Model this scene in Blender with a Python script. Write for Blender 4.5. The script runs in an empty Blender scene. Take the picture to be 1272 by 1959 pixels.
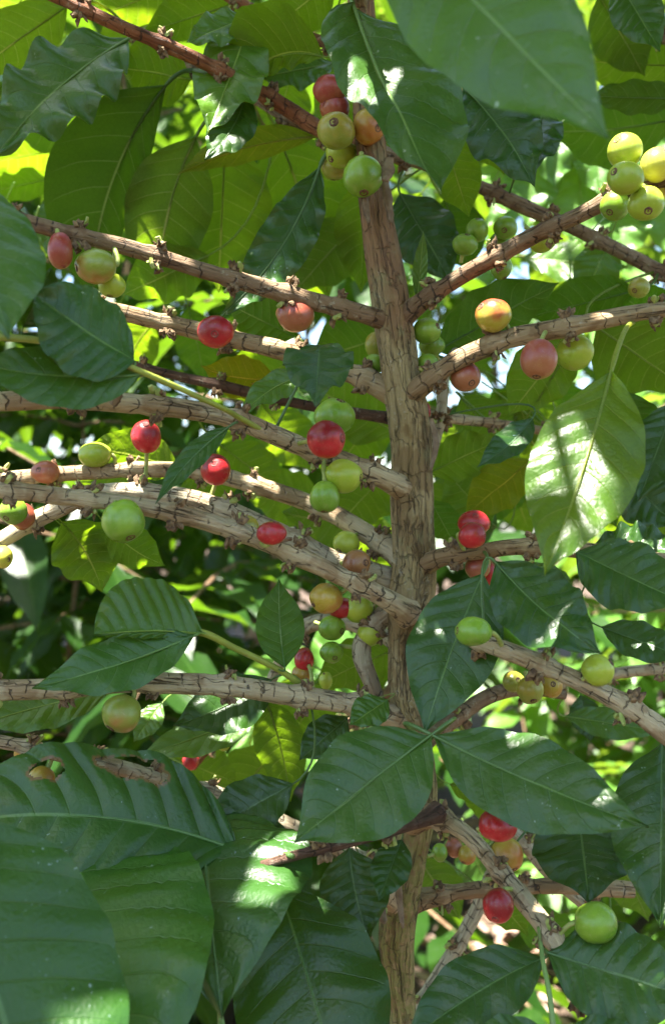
import bpy, math, random
from mathutils import Vector, Matrix, noise, Quaternion
random.seed(7)
PI = math.pi
sc = bpy.context.scene
COL = sc.collection
F = 1767.0            # focal length of the photograph in its own pixels
CZ = 1.10             # camera height

def P(px, py, d):
    return Vector(((px-636.0)/F*d, d, CZ-(py-979.5)/F*d))
def M(px, d):
    return px/F*d
CAM = Vector((0, 0, CZ))

# ------------------------------------------------------------------ materials
class NT:
    def __init__(s, name):
        s.m = bpy.data.materials.new(name); s.m.use_nodes = True
        s.t = s.m.node_tree; s.t.nodes.clear()
        s.out = s.t.nodes.new('ShaderNodeOutputMaterial')
    def n(s, typ, **kw):
        nd = s.t.nodes.new(typ)
        for k, v in kw.items(): setattr(nd, k, v)
        return nd
    def l(s, a, b): s.t.links.new(a, b)
    def val(s, sock, v):
        if hasattr(v, 'is_linked') or isinstance(v, bpy.types.NodeSocket): s.l(v, sock)
        elif isinstance(v, (tuple, list)) and len(v) == 3 and sock.type == 'RGBA': sock.default_value = (*v, 1)
        else: sock.default_value = v
    def math(s, op, a, b=None, c=None, clamp=False):
        nd = s.n('ShaderNodeMath', operation=op); nd.use_clamp = clamp
        s.val(nd.inputs[0], a)
        if b is not None: s.val(nd.inputs[1], b)
        if c is not None: s.val(nd.inputs[2], c)
        return nd.outputs[0]
    def mix(s, f, a, b, bt='MIX'):
        nd = s.n('ShaderNodeMix', data_type='RGBA', blend_type=bt)
        s.val(nd.inputs[0], f); s.val(nd.inputs[6], a); s.val(nd.inputs[7], b)
        return nd.outputs[2]
    def ss(s, x, lo, hi, a=0.0, b=1.0):
        nd = s.n('ShaderNodeMapRange', interpolation_type='SMOOTHSTEP')
        s.val(nd.inputs[0], x); s.val(nd.inputs[1], lo); s.val(nd.inputs[2], hi); s.val(nd.inputs[3], a); s.val(nd.inputs[4], b)
        return nd.outputs[0]
    def noise(s, vec, scale, detail=3, rough=.55, dist=0):
        nd = s.n('ShaderNodeTexNoise'); s.l(vec, nd.inputs['Vector'])
        nd.inputs['Scale'].default_value = scale; nd.inputs['Detail'].default_value = detail
        nd.inputs['Roughness'].default_value = rough; nd.inputs['Distortion'].default_value = dist
        return nd.outputs[0]
    def comb(s, x, y, z=0.0):
        nd = s.n('ShaderNodeCombineXYZ'); s.val(nd.inputs[0], x); s.val(nd.inputs[1], y); s.val(nd.inputs[2], z)
        return nd.outputs[0]
    def vor(s, vec, scale, feat='DISTANCE_TO_EDGE'):
        nd = s.n('ShaderNodeTexVoronoi', feature=feat); s.l(vec, nd.inputs['Vector']); nd.inputs['Scale'].default_value = scale
        return nd.outputs[0]
    def bump(s, h, strength, dist):
        nd = s.n('ShaderNodeBump'); s.l(h, nd.inputs['Height'])
        nd.inputs['Strength'].default_value = strength; nd.inputs['Distance'].default_value = dist
        return nd.outputs[0]
    def pbsdf(s, col, rough, spec=.5, nrm=None, **kw):
        nd = s.n('ShaderNodeBsdfPrincipled')
        s.val(nd.inputs['Base Color'], col); s.val(nd.inputs['Roughness'], rough)
        s.val(nd.inputs['Specular IOR Level'], spec)
        if nrm is not None: s.l(nrm, nd.inputs['Normal'])
        for k, v in kw.items(): s.val(nd.inputs[k.replace('_', ' ')], v)
        return nd.outputs[0]

NV = 9.0
def leaf_material(light=False, trans=.32, name='coffee_leaf'):
    t = NT(name)
    uv = t.n('ShaderNodeUVMap').outputs[0]
    sp = t.n('ShaderNodeSeparateXYZ'); t.l(uv, sp.inputs[0])
    u, v = sp.outputs[0], sp.outputs[1]
    a = t.math('ABSOLUTE', t.math('MULTIPLY_ADD', v, 2.0, -1.0))
    side = t.math('GREATER_THAN', v, .5)
    p = t.math('SUBTRACT', u, t.math('MULTIPLY', a, t.math('MULTIPLY_ADD', a, .06, .10)))
    p = t.math('ADD', t.math('MULTIPLY', p, NV), t.math('MULTIPLY', side, .35))
    dist = t.math('MULTIPLY', t.math('ABSOLUTE', t.math('SUBTRACT', t.math('FRACT', p), .5)), 2.0)
    lat = t.ss(dist, .01, .075, 1, 0)
    lat = t.math('MULTIPLY', lat, t.ss(a, .55, .98, 1, .1))
    mid = t.ss(a, .012, .032, 1, 0)
    vein = t.math('MAXIMUM', mid, t.math('MULTIPLY', lat, .6)); veint = t.math('MAXIMUM', t.math('MULTIPLY', mid, .8), t.math('MULTIPLY', lat, .07))
    oc = t.n('ShaderNodeTexCoord').outputs['Object']
    oi = t.n('ShaderNodeObjectInfo')
    rnd = oi.outputs['Random']
    big = t.noise(oc, 38, 3)
    ret = t.vor(oc, 420)
    fine = t.noise(oc, 900, 2)
    blot = t.noise(oc, 150, 4, .65)
    top = t.mix(big, (.019, .058, .006), (.043, .112, .009))
    top = t.mix(t.ss(rnd, 0, 1), top, t.mix(big, (.018, .060, .009), (.036, .096, .011)))
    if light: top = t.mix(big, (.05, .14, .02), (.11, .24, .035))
    und = t.mix(big, (.060, .105, .018), (.095, .14, .026))
    top = t.mix(t.math('MULTIPLY', t.ss(ret, .0, .09, 1, 0), .05), top, (.10, .20, .05))
    und = t.mix(t.math('MULTIPLY', t.ss(ret, .0, .10, 1, 0), .20), und, (.06, .11, .02))
    top = t.mix(veint, top, (.13, .22, .055))
    und = t.mix(t.math('MULTIPLY', vein, .85), und, (.33, .37, .12))
    # dust specks and small dry spots
    spk = t.ss(t.noise(oc, 520, 2, .7), .66, .74)
    spk = t.math('MULTIPLY', spk, t.ss(t.noise(oc, 60, 2), .5, .62))
    top = t.mix(t.math('MULTIPLY', spk, .75), top, (.40, .45, .36))
    brown = t.ss(t.noise(oc, 85, 4, .7), .735, .77)
    wear = t.n('ShaderNodeAttribute', attribute_name='wear').outputs['Fac']
    brown = t.math('MAXIMUM', brown, wear, clamp=True)
    tint = oi.outputs['Color']
    top = t.mix(1.0, top, tint, 'MULTIPLY'); und = t.mix(1.0, und, tint, 'MULTIPLY')
    top = t.mix(brown, top, (.17, .09, .035)); und = t.mix(brown, und, (.20, .11, .04))
    bf = t.n('ShaderNodeNewGeometry').outputs['Backfacing']
    col = t.mix(bf, top, und)
    h = t.math('ADD', t.math('MULTIPLY', ret, .35), t.math('MULTIPLY', blot, .55))
    h = t.math('SUBTRACT', h, t.math('MULTIPLY', lat, .4))
    h = t.math('ADD', h, t.math('MULTIPLY', t.math('POWER', dist, .6), t.math('MULTIPLY', t.ss(a, .0, .15), .22)))
    h = t.math('ADD', h, t.math('MULTIPLY', t.noise(oc, 75, 3), .5))
    nrm = t.bump(h, .5, .0011)
    rough = t.math('MULTIPLY_ADD', blot, .34, t.math('MULTIPLY_ADD', bf, .16, .20))
    pb = t.pbsdf(col, rough, t.math('MULTIPLY_ADD', bf, -.28, .46), nrm)
    tr = t.n('ShaderNodeBsdfTranslucent')
    tc = t.mix(big, (.15, .29, .008), (.26, .40, .016))
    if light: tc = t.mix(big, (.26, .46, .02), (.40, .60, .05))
    tc = t.mix(t.math('MULTIPLY', vein, .85), tc, (.46, .50, .13))
    tc = t.mix(t.math('MULTIPLY', t.ss(ret, .0, .08, 1, 0), .45), tc, (.14, .22, .004))
    tc = t.mix(1.0, tc, tint, 'MULTIPLY')
    tc = t.mix(brown, tc, (.15, .06, .01))
    t.l(tc, tr.inputs[0]); t.l(nrm, tr.inputs[1])
    mx = t.n('ShaderNodeMixShader'); mx.inputs[0].default_value = trans
    t.l(pb, mx.inputs[1]); t.l(tr.outputs[0], mx.inputs[2]); t.l(mx.outputs[0], t.out.inputs[0])
    return t.m

def bark_material(name, trunk=False):
    t = NT(name)
    uv = t.n('ShaderNodeUVMap').outputs[0]
    sp = t.n('ShaderNodeSeparateXYZ'); t.l(uv, sp.inputs[0])
    u, v = sp.outputs[0], sp.outputs[1]
    oc = t.n('ShaderNodeTexCoord').outputs['Object']
    oi = t.n('ShaderNodeObjectInfo')
    wob = t.noise(oc, 110, 2)
    nu_, nv_, kv, kl = (26., 26., 80.0, 11.0) if trunk else (16., 55., 150.0, 4.0)
    fib = t.noise(t.comb(t.math('MULTIPLY', u, nu_), t.math('MULTIPLY', v, nv_), 0.), 1.0, 5, .65, .55)
    wob2 = t.noise(oc, 260, 3)
    pv = t.math('MULTIPLY_ADD', v, kv, t.math('MULTIPLY_ADD', wob, 1.5, t.math('MULTIPLY', wob2, .6)))
    cv = t.math('MULTIPLY', t.math('ABSOLUTE', t.math('SUBTRACT', t.math('FRACT', pv), .5)), 2.0)
    crv = t.math('MULTIPLY', t.ss(cv, .03, .13, 1, 0), t.ss(t.noise(oc, 130, 3), .46, .54))
    pl_ = t.math('MULTIPLY_ADD', u, kl, t.math('MULTIPLY_ADD', wob, 1.6, t.math('MULTIPLY', wob2, .5)))
    cl = t.math('MULTIPLY', t.math('ABSOLUTE', t.math('SUBTRACT', t.math('FRACT', pl_), .5)), 2.0)
    crl = t.math('MULTIPLY', t.ss(cl, .01, .07, 1, 0), t.ss(t.noise(oc, 70, 3), .46, .56))
    if trunk: crv = t.math('MULTIPLY', crv, .45)
    crack = t.math('MAXIMUM', crv, crl)
    if trunk:
        deep = t.noise(t.comb(t.math('MULTIPLY_ADD', wob, 1.2, t.math('MULTIPLY', u, 12.0)), t.math('MULTIPLY', v, 16.0)), 1.0, 4, .6, .4)
        crack = t.math('MAXIMUM', crack, t.math('MULTIPLY', t.ss(t.math('ABSOLUTE', t.math('SUBTRACT', deep, .47)), .004, .020, 1, 0), .62))
    fis = t.ss(fib, .32, .41, 1, 0)
    patch = t.noise(oc, 48, 4, .6)
    spot = t.noise(oc, 330, 4, .7)
    base = oi.outputs['Color']
    col = t.mix(1.0, base, t.mix(fib, (.34, .31, .28), (1.50, 1.48, 1.44)), 'MULTIPLY')
    col = t.mix(t.math('MULTIPLY', t.ss(patch, .50, .58), .62), col, t.mix(1.0, base, (.50, .36, .26), 'MULTIPLY'))
    pale = t.math('MULTIPLY', t.ss(spot, .54, .68), t.ss(patch, .55, .40))
    col = t.mix(t.math('MULTIPLY', pale, .75), col, (.38, .345, .255))
    if trunk:
        z = t.n('ShaderNodeSeparateXYZ'); t.l(oc, z.inputs[0])
        zz = t.math('MULTIPLY_ADD', t.math('SUBTRACT', patch, .5), .12, z.outputs[2])
        col = t.mix(t.ss(zz, 1.17, 1.22), col, t.mix(fib, (.14, .072, .034), (.29, .165, .085)))
        moss = t.math('MULTIPLY', t.ss(zz, 1.03, .93), t.ss(spot, .40, .56))
        col = t.mix(t.math('MULTIPLY', moss, .75), col, (.20, .20, .055))
        mos2 = t.math('MULTIPLY', t.ss(t.noise(oc, 75, 4, .7), .56, .70), .45)
        col = t.mix(mos2, col, (.24, .235, .11))
    col = t.mix(t.math('MULTIPLY', fis, .72), col, (.045, .028, .017))
    col = t.mix(t.math('MULTIPLY', crack, t.ss(t.noise(oc, 210, 3), .3, .55, .25, .92 if trunk else .78)), col, (.022, .014, .010))
    h = t.math('SUBTRACT', t.math('MULTIPLY', fib, .8), t.math('MULTIPLY', crack, .9))
    h = t.math('SUBTRACT', h, t.math('MULTIPLY', fis, .5))
    h = t.math('ADD', h, t.math('MULTIPLY', spot, .35))
    nrm = t.bump(h, 1.0, .0017)
    t.l(t.pbsdf(col, t.math('MULTIPLY_ADD', spot, .3, .55), .3, nrm), t.out.inputs[0])
    return t.m

def twig_material():
    t = NT('young_twig')
    oc = t.n('ShaderNodeTexCoord').outputs['Object']
    oi = t.n('ShaderNodeObjectInfo')
    nz = t.noise(oc, 160, 4, .6)
    col = t.mix(1.0, oi.outputs['Color'], t.mix(nz, (.6, .6, .6), (1.35, 1.3, 1.2)), 'MULTIPLY')
    col = t.mix(t.ss(t.noise(oc, 55, 3), .58, .68), col, (.14, .075, .05))
    nrm = t.bump(t.noise(oc, 700, 3), .4, .0006)
    t.l(t.pbsdf(col, .5, .4, nrm), t.out.inputs[0])
    return t.m

def simple(name, c1, c2, scale, rough=.6, bump=.3, bd=.0008, spec=.4, **kw):
    t = NT(name)
    oc = t.n('ShaderNodeTexCoord').outputs['Object']
    nz = t.noise(oc, scale, 4, .6)
    col = t.mix(t.ss(nz, .3, .7), c1, c2)
    t.l(t.pbsdf(col, rough, spec, t.bump(t.noise(oc, scale*3, 3), bump, bd), **kw), t.out.inputs[0])
    return t.m

def cherry_material(name, c1, c2, lo=.35, hi=.65, bias=(0, 0, 1)):
    """ripening skin: c1 blends into c2 over the fruit, with lenticel specks"""
    t = NT('cherry_'+name)
    oc = t.n('ShaderNodeTexCoord').outputs['Object']
    oi = t.n('ShaderNodeObjectInfo')
    sp = t.n('ShaderNodeSeparateXYZ'); t.l(oc, sp.inputs[0])
    off = t.n('ShaderNodeVectorMath', operation='ADD'); t.l(oc, off.inputs[0]); t.l(t.comb(oi.outputs['Random'], 0., 0.), off.inputs[1])
    nz = t.noise(off.outputs[0], 90, 3, .55)
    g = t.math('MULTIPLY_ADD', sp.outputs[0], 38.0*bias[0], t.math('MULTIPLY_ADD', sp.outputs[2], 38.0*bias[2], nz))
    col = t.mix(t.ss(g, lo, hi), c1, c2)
    col = t.mix(t.math('MULTIPLY', t.ss(t.noise(off.outputs[0], 1500, 2), .60, .72), .25), col, t.mix(.6, col, (.6, .55, .35)))
    col = t.mix(t.math('MULTIPLY', t.ss(t.noise(off.outputs[0], 330, 3, .7), .68, .74), .55), col, t.mix(.65, col, (.08, .05, .02)))
    col = t.mix(t.math('MULTIPLY', t.noise(off.outputs[0], 260, 4, .7), .34), col, t.mix(.5, col, (.02, .02, .01)))
    nrm = t.bump(t.noise(off.outputs[0], 500, 3), .10, .0006)
    t.l(t.pbsdf(col, t.math('MULTIPLY_ADD', nz, .20, .20), .5, nrm, Subsurface_Weight=.10, Subsurface_Radius=(.004, .003, .001), Subsurface_Scale=1.0), t.out.inputs[0])
    return t.m

LEAF = leaf_material(False, .45); LEAF_SUN = leaf_material(True, .32, 'sunlit_coffee_leaf'); LEAFD = leaf_material(False, .14, 'mature_coffee_leaf')  # second one: brighter leaf copy with sunshine put into its colour
BARK = bark_material('branch_bark'); TRUNKM = bark_material('trunk_bark', True)
TWIG = twig_material()
BRACT = simple('dry_bract', (.07, .04, .022), (.26, .17, .085), 420, .85, .8)
GREENB = simple('green_peduncle', (.20, .27, .05), (.36, .38, .12), 300, .55)
NAVEL = simple('cherry_navel', (.05, .022, .012), (.17, .085, .045), 700, .7)
NAVELR = simple('cherry_navel_red', (.12, .018, .016), (.30, .07, .05), 700, .6)
FLAKE = simple('bark_flake', (.13, .08, .045), (.25, .18, .115), 170, .75, .7)
CM = {
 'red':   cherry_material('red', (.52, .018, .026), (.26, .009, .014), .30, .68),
 'pink':  cherry_material('pink', (.36, .135, .06), (.33, .07, .045), .3, .75),
 'dull':  cherry_material('dull', (.33, .10, .045), (.30, .035, .028), .3, .7),
 'blush': cherry_material('blush', (.44, .36, .04), (.42, .035, .022), .30, .75, (-.5, 0, .8)),
 'orange':cherry_material('orange', (.42, .30, .04), (.40, .14, .03), .3, .75, (.3, 0, -.5)),
 'turn':  cherry_material('turn', (.24, .29, .04), (.40, .17, .05), .40, .85, (.0, 0, -.5)),
 'green': cherry_material('green', (.15, .28, .022), (.22, .36, .03)),
 'lime':  cherry_material('lime', (.29, .40, .028), (.38, .45, .04)),
 'yellow':cherry_material('yellow', (.52, .47, .05), (.46, .46, .06)),
 'olive': cherry_material('olive', (.24, .28, .035), (.34, .27, .035)),
 'brown': cherry_material('brown', (.23, .085, .03), (.30, .14, .05)),
}

# ------------------------------------------------------------------ object helpers
WPOS = {}
def mk(name, verts, faces, mats, origin, parent=None, uvs=None, wear=None, mi=None, smooth=True, color=None):
    me = bpy.data.meshes.new(name)
    me.from_pydata([tuple(Vector(v)-origin) for v in verts], [], faces)
    for m in (mats if isinstance(mats, list) else [mats]): me.materials.append(m)
    if uvs is not None:
        ul = me.uv_layers.new(name='UVMap')
        vi = [0]*len(me.loops); me.loops.foreach_get('vertex_index', vi)
        buf = []
        for i in vi: buf += [uvs[i][0], uvs[i][1]]
        ul.data.foreach_set('uv', buf)
    if wear is not None:
        at = me.attributes.new('wear', 'FLOAT', 'POINT'); at.data.foreach_set('value', wear)
    if mi is not None: me.polygons.foreach_set('material_index', mi)
    if smooth: me.polygons.foreach_set('use_smooth', [True]*len(me.polygons))
    me.update()
    o = bpy.data.objects.new(name, me); COL.objects.link(o)
    link(o, origin, parent)
    if color is not None: o.color = (*color, 1)
    return o
def link(o, origin, parent):
    o.parent = parent
    o.location = origin - (WPOS[parent.name] if parent else Vector((0, 0, 0)))
    WPOS[o.name] = Vector(origin)
def tag(o, label=None, cat=None, group=None, kind=None):
    for k, v in (('label', label), ('category', cat), ('group', group), ('kind', kind)):
        if v: o[k] = v
    return o
def empty(name, loc):
    o = bpy.data.objects.new(name, None); o.empty_display_size = .05; COL.objects.link(o)
    link(o, Vector(loc), None); return o

def catmull(pts, n):
    """resample [(Vector, r)] to about n points per span"""
    out = []
    m = len(pts)
    for i in range(m-1):
        p0, p1, p2, p3 = pts[max(i-1, 0)], pts[i], pts[i+1], pts[min(i+2, m-1)]
        k = n if isinstance(n, int) else max(2, int((p2[0]-p1[0]).length/n))
        for j in range(k):
            t = j/k; t2 = t*t; t3 = t2*t
            f = lambda a, b, c, d: .5*((2*b)+(c-a)*t+(2*a-5*b+4*c-d)*t2+(3*b-a-3*c+d)*t3)
            out.append((f(p0[0], p1[0], p2[0], p3[0]), f(p0[1], p1[1], p2[1], p3[1])))
    out.append(pts[-1]); return out

def tube(path, sides, disp=None, cap=True, V=None, Fc=None, U=None, const_uv=None):
    V = V if V is not None else []; Fc = Fc if Fc is not None else []; U = U if U is not None else []
    n = len(path); L = 0; prev = None; b0 = len(V)
    ref = Vector((0, 1, 0))
    for i, (p, r) in enumerate(path):
        tg = (path[min(i+1, n-1)][0]-path[max(i-1, 0)][0]).normalized()
        if prev is None:
            a = ref - ref.dot(tg)*tg
            if a.length < .1: a = Vector((1, 0, 0)) - tg.x*tg
            a.normalize()
        else:
            a = prev - prev.dot(tg)*tg; a.normalize()
        prev = a; b = tg.cross(a)
        if i: L += (p-path[i-1][0]).length
        for k in range(sides+1):
            th = 2*PI*k/sides
            rr = r*(1+(disp(th if k < sides else 0.0, L, p) if disp else 0))
            V.append(p+(a*math.cos(th)+b*math.sin(th))*rr)
            U.append(const_uv if const_uv else (k/sides, L))
    s1 = sides+1
    for i in range(n-1):
        for k in range(sides):
            q = b0+i*s1+k
            Fc.append((q, q+1, q+s1+1, q+s1))
    if cap:
        for i, (row, s) in enumerate(((0, -1), (n-1, 1))):
            c = len(V); p, r = path[row]; V.append(Vector(p)); U.append(const_uv if const_uv else (.5, 0 if row == 0 else L))
            for k in range(sides):
                q = b0+row*s1+k
                Fc.append((q+1, q, c) if s < 0 else (q, q+1, c))
    return V, Fc, U

# ------------------------------------------------------------------ sun
SUN_DIR = Vector((-.18, -.20, .95)).normalized()     # towards the sun

# ------------------------------------------------------------------ the coffee plant
root_xy = P(770, 979, .42)
plant = empty('coffee_plant', (root_xy.x, .42, 0))
tag(plant, 'coffee plant in the middle with knotty tan trunk, bare cracked side branches and glossy leaves', 'plant')

TR = [(690,-900,10),(688,-500,22),(684,-200,36),(690,0,48),(702,180,55),(712,300,58),(718,400,62),(733,500,68),(748,580,72),(757,650,72),(765,720,74),(779,790,80),(786,860,78),(787,940,80),(789,1010,78),(792,1080,82),(786,1140,84),(778,1200,70),(774,1260,64),(778,1330,66),(796,1420,58),(806,1490,56),(796,1560,70),(782,1640,68),(766,1720,72),(758,1800,66),(764,1880,56),(772,1960,52),(778,2100,60),(772,2400,72),(766,3200,84),(760,5000,110),(760,5620,140)]
tpath = []
for x, y, w in TR:
    tpath.append((P(x, y, .42), M(w, .42)/2))
tpath = catmull(tpath, .0026)
tseed = Vector((3.1, 9.2, 5.7))
def tdisp(th, L, p):
    c, s = math.cos(th), math.sin(th)
    q = Vector((c*2.3, s*2.3, L*15))+tseed
    r1 = 1-abs(noise.noise(q))*2
    q2 = Vector((c*5.5, s*5.5, L*28))+tseed
    r2 = 1-abs(noise.noise(q2))*2
    lump = noise.noise(Vector((c*.9, s*.9, L*32)))
    q3 = Vector((c*11, s*11, L*60))+tseed
    r3 = 1-abs(noise.noise(q3))*2
    return .11*(r1-.6)+.07*(r2-.6)+.035*(r3-.6)+.12*lump
V, Fc, U = tube(tpath, 56, tdisp)
trunk = mk('trunk', V, Fc, TRUNKM, plant.location.copy(), plant, U, color=(.31, .235, .115))

BEIGE = (.345, .255, .145); GREY = (.43, .35, .22); BROWN = (.225, .15, .088); RED = (.24, .095, .042); DARK = (.11, .06, .04); GREEN = (.26, .31, .05); PALE = (.42, .365, .255)
# path points: x, y, distance, width in photo pixels
BR = {
 'L0': ('branch', RED, [(690,285,.425,34),(612,248,.44,34),(530,195,.44,32),(380,115,.42,30),(220,45,.40,28),(100,-10,.39,26),(-40,-70,.38,22)]),
 'L0b':('branch', BROWN, [(700,300,.44,28),(612,252,.46,26),(545,222,.47,25),(480,185,.48,22),(380,140,.49,20),(250,60,.5,18)]),
 'L0c':('branch', RED, [(690,90,.43,26),(600,75,.46,26),(515,35,.47,24),(430,-10,.47,22),(330,-60,.47,18)]),
 'L1': ('branch', BROWN, [(745,615,.42,44),(700,603,.415,38),(600,577,.405,40),(480,543,.395,38),(380,515,.385,34),(250,475,.375,34),(110,440,.36,32),(-60,395,.35,28)]),
 'L2': ('branch', BEIGE, [(770,762,.425,50),(700,725,.425,46),(620,700,.425,40),(540,672,.42,42),(420,643,.42,38),(250,602,.41,36),(120,575,.41,34),(-60,540,.41,30)]),
 'L3': ('branch', DARK, [(750,800,.45,24),(600,778,.455,22),(440,742,.46,24),(330,717,.46,20),(255,698,.46,18),(180,682,.46,14)]),
 'L4': ('branch', GREY, [(785,940,.42,54),(735,915,.405,46),(690,895,.40,42),(560,848,.385,42),(450,803,.37,42),(350,782,.36,42),(230,770,.35,44),(120,765,.345,42),(0,768,.34,40),(-90,772,.335,36)]),
 'L5': ('branch', GREY, [(785,1080,.42,56),(735,1042,.43,52),(640,985,.447,46),(540,945,.45,42),(400,905,.445,38),(280,898,.435,38),(130,906,.435,36),(0,918,.435,34),(-90,925,.435,30)]),
 'L6': ('branch', GREY, [(780,1175,.405,52),(745,1150,.395,46),(680,1115,.39,46),(560,1060,.38,48),(450,1015,.37,46),(300,975,.355,44),(150,952,.345,42),(0,937,.335,40),(-90,928,.33,36)]),
 'L7': ('branch', PALE, [(780,1120,.43,46),(640,1070,.42,42),(540,1022,.412,44),(440,980,.41,46),(340,950,.41,42),(200,942,.415,38),(90,985,.42,36),(0,1035,.42,34),(-80,1080,.42,30)]),
 'L8': ('branch', GREY, [(790,1385,.42,48),(690,1352,.41,46),(560,1330,.40,46),(440,1313,.39,46),(250,1304,.375,46),(100,1317,.365,46),(0,1320,.36,44),(-90,1325,.355,40)]),
 'L9': ('branch', PALE, [(775,1680,.44,34),(600,1600,.46,32),(420,1520,.45,32),(270,1480,.42,32),(180,1458,.41,34),(60,1430,.40,30),(0,1418,.40,28),(-90,1400,.40,24)]),
 'L10':('branch', PALE, [(785,1155,.425,44),(738,1175,.43,44),(700,1215,.43,38),(692,1255,.43,40),(712,1310,.43,36),(730,1360,.43,26)]),
 'L10b':('branch', PALE, [(770,1240,.44,26),(700,1200,.46,30),(610,1190,.47,34),(560,1225,.475,28),(520,1300,.48,22)]),
 'L11':('branch', DARK, [(835,1555,.385,34),(800,1572,.375,27),(740,1590,.365,26),(660,1612,.355,24),(645,1616,.353,24),(560,1638,.352,22),(500,1655,.352,18)]),
 'L12':('twig', GREEN, [(500,822,.374,18),(455,797,.362,18),(420,778,.345,18),(280,715,.32,21),(170,672,.312,20),(80,652,.31,24),(0,645,.31,26),(-80,640,.31,24)]),
 'L13':('twig', GREEN, [(600,1330,.41,26),(540,1285,.40,22),(450,1240,.39,22),(385,1210,.38,24),(330,1215,.38,14)]),
 'L14':('branch', RED, [(640,1350,.46,18),(540,1340,.49,16),(450,1375,.5,18),(405,1425,.5,16),(370,1470,.5,12)]),
 'L15':('branch', GREY, [(775,1745,.42,44),(728,1702,.41,38),(704,1676,.405,32),(700,1668,.404,26)]),
 'R1': ('branch', BROWN, [(760,615,.42,46),(795,585,.415,40),(830,560,.41,36),(930,502,.40,36),(1020,452,.39,36),(1100,415,.38,34),(1170,380,.37,32),(1250,350,.36,28),(1340,330,.36,24)]),
 'R2': ('branch', BROWN, [(720,290,.45,26),(800,310,.48,26),(890,345,.50,26),(1000,396,.50,32),(1100,438,.50,28),(1200,488,.49,30),(1272,525,.48,30),(1350,560,.48,26)]),
 'R3': ('branch', BEIGE, [(770,765,.42,52),(815,733,.41,44),(870,692,.405,40),(960,652,.40,44),(1060,630,.39,40),(1200,603,.38,38),(1290,590,.37,32),(1360,580,.37,28)]),
 'R4': ('branch', BEIGE, [(790,1090,.42,50),(840,1068,.41,38),(900,1058,.405,34),(1000,1045,.40,34),(1130,1055,.39,36),(1270,1078,.38,40),(1350,1090,.38,34)]),
 'R5': ('branch', GREY, [(790,1200,.42,44),(860,1215,.40,40),(945,1236,.352,38),(1020,1265,.352,38),(1100,1300,.35,40),(1200,1352,.35,44),(1290,1415,.345,44),(1370,1470,.34,40)]),
 'R6': ('branch', GREY, [(1000,1330,.47,20),(1100,1300,.49,22),(1180,1288,.5,24),(1290,1277,.5,22),(1380,1270,.5,18)]),
 'R7': ('branch', GREY, [(790,1570,.415,44),(830,1562,.40,50),(885,1590,.385,36),(950,1660,.375,38),(1020,1745,.36,44),(1060,1800,.35,44),(1100,1875,.345,42),(1160,1955,.34,44),(1230,2050,.335,40)]),
 'R8': ('branch', BEIGE, [(770,1730,.43,46),(830,1715,.43,38),(900,1703,.43,34),(1050,1695,.43,32),(1150,1698,.43,36),(1210,1702,.43,34)]),
 'R9': ('branch', PALE, [(700,2120,.45,34),(790,1945,.46,32),(850,1850,.465,32),(910,1745,.47,30),(940,1670,.475,24),(1000,1590,.48,20)]),
 'R10':('branch', PALE, [(940,1560,.47,20),(990,1600,.47,26),(1050,1670,.465,28),(1130,1740,.46,24),(1200,1800,.46,18)]),
 'R11':('branch', BROWN, [(790,1440,.43,32),(850,1390,.44,34),(930,1335,.45,34),(1000,1318,.455,30),(1080,1330,.46,20)]),
 'R12':('branch', PALE, [(805,900,.44,20),(828,860,.445,20),(845,780,.45,24),(850,720,.455,22),(880,640,.47,14)]),
 'R13':('branch', GREY, [(800,790,.44,22),(850,800,.46,24),(960,812,.48,20),(1080,835,.5,18),(1280,900,.5,18)]),
 'R14':('twig', GREEN, [(1010,1900,.33,0),(1048,1815,.345,14)]),
 'R15':('branch', BROWN, [(1400,10,.46,26),(1290,75,.5,26),(1230,40,.52,20),(1150,-20,.53,18)]),
}
BR.pop('R14')
BR['N1'] = ('branch', BROWN, [(785,1230,.43,22),(720,1360,.55,22),(640,1390,.74,22),(520,1420,.84,20),(440,1480,.84,16)])
BR['N2'] = ('branch', BROWN, [(715,240,.43,20),(850,200,.58,20),(1050,160,.76,20),(1180,190,.80,18),(1320,150,.84,16)])
BR['R14'] = ('twig', (.16, .26, .07), [(1030,1775,.352,14),(1038,1840,.338,16),(1050,1900,.328,18),(1060,1990,.32,22),(1070,2080,.32,22)])
BR['B1'] = ('twig', (.16, .26, .07), [(420,1925,.315,10),(424,1960,.315,24),(440,2060,.30,24),(560,2200,.36,30),(760,2420,.415,36)])
BR['B2'] = ('branch', BROWN, [(690,40,.40,26),(690,-60,.33,30),(720,-170,.27,34),(790,-260,.24,34)])
BR['B3'] = ('branch', BROWN, [(760,2260,.41,44),(400,2180,.33,44),(150,2120,.27,40),(-150,1900,.24,36),(-160,1600,.24,28),(-60,1500,.24,16)])
bobj = {}; bpts = []
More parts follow.
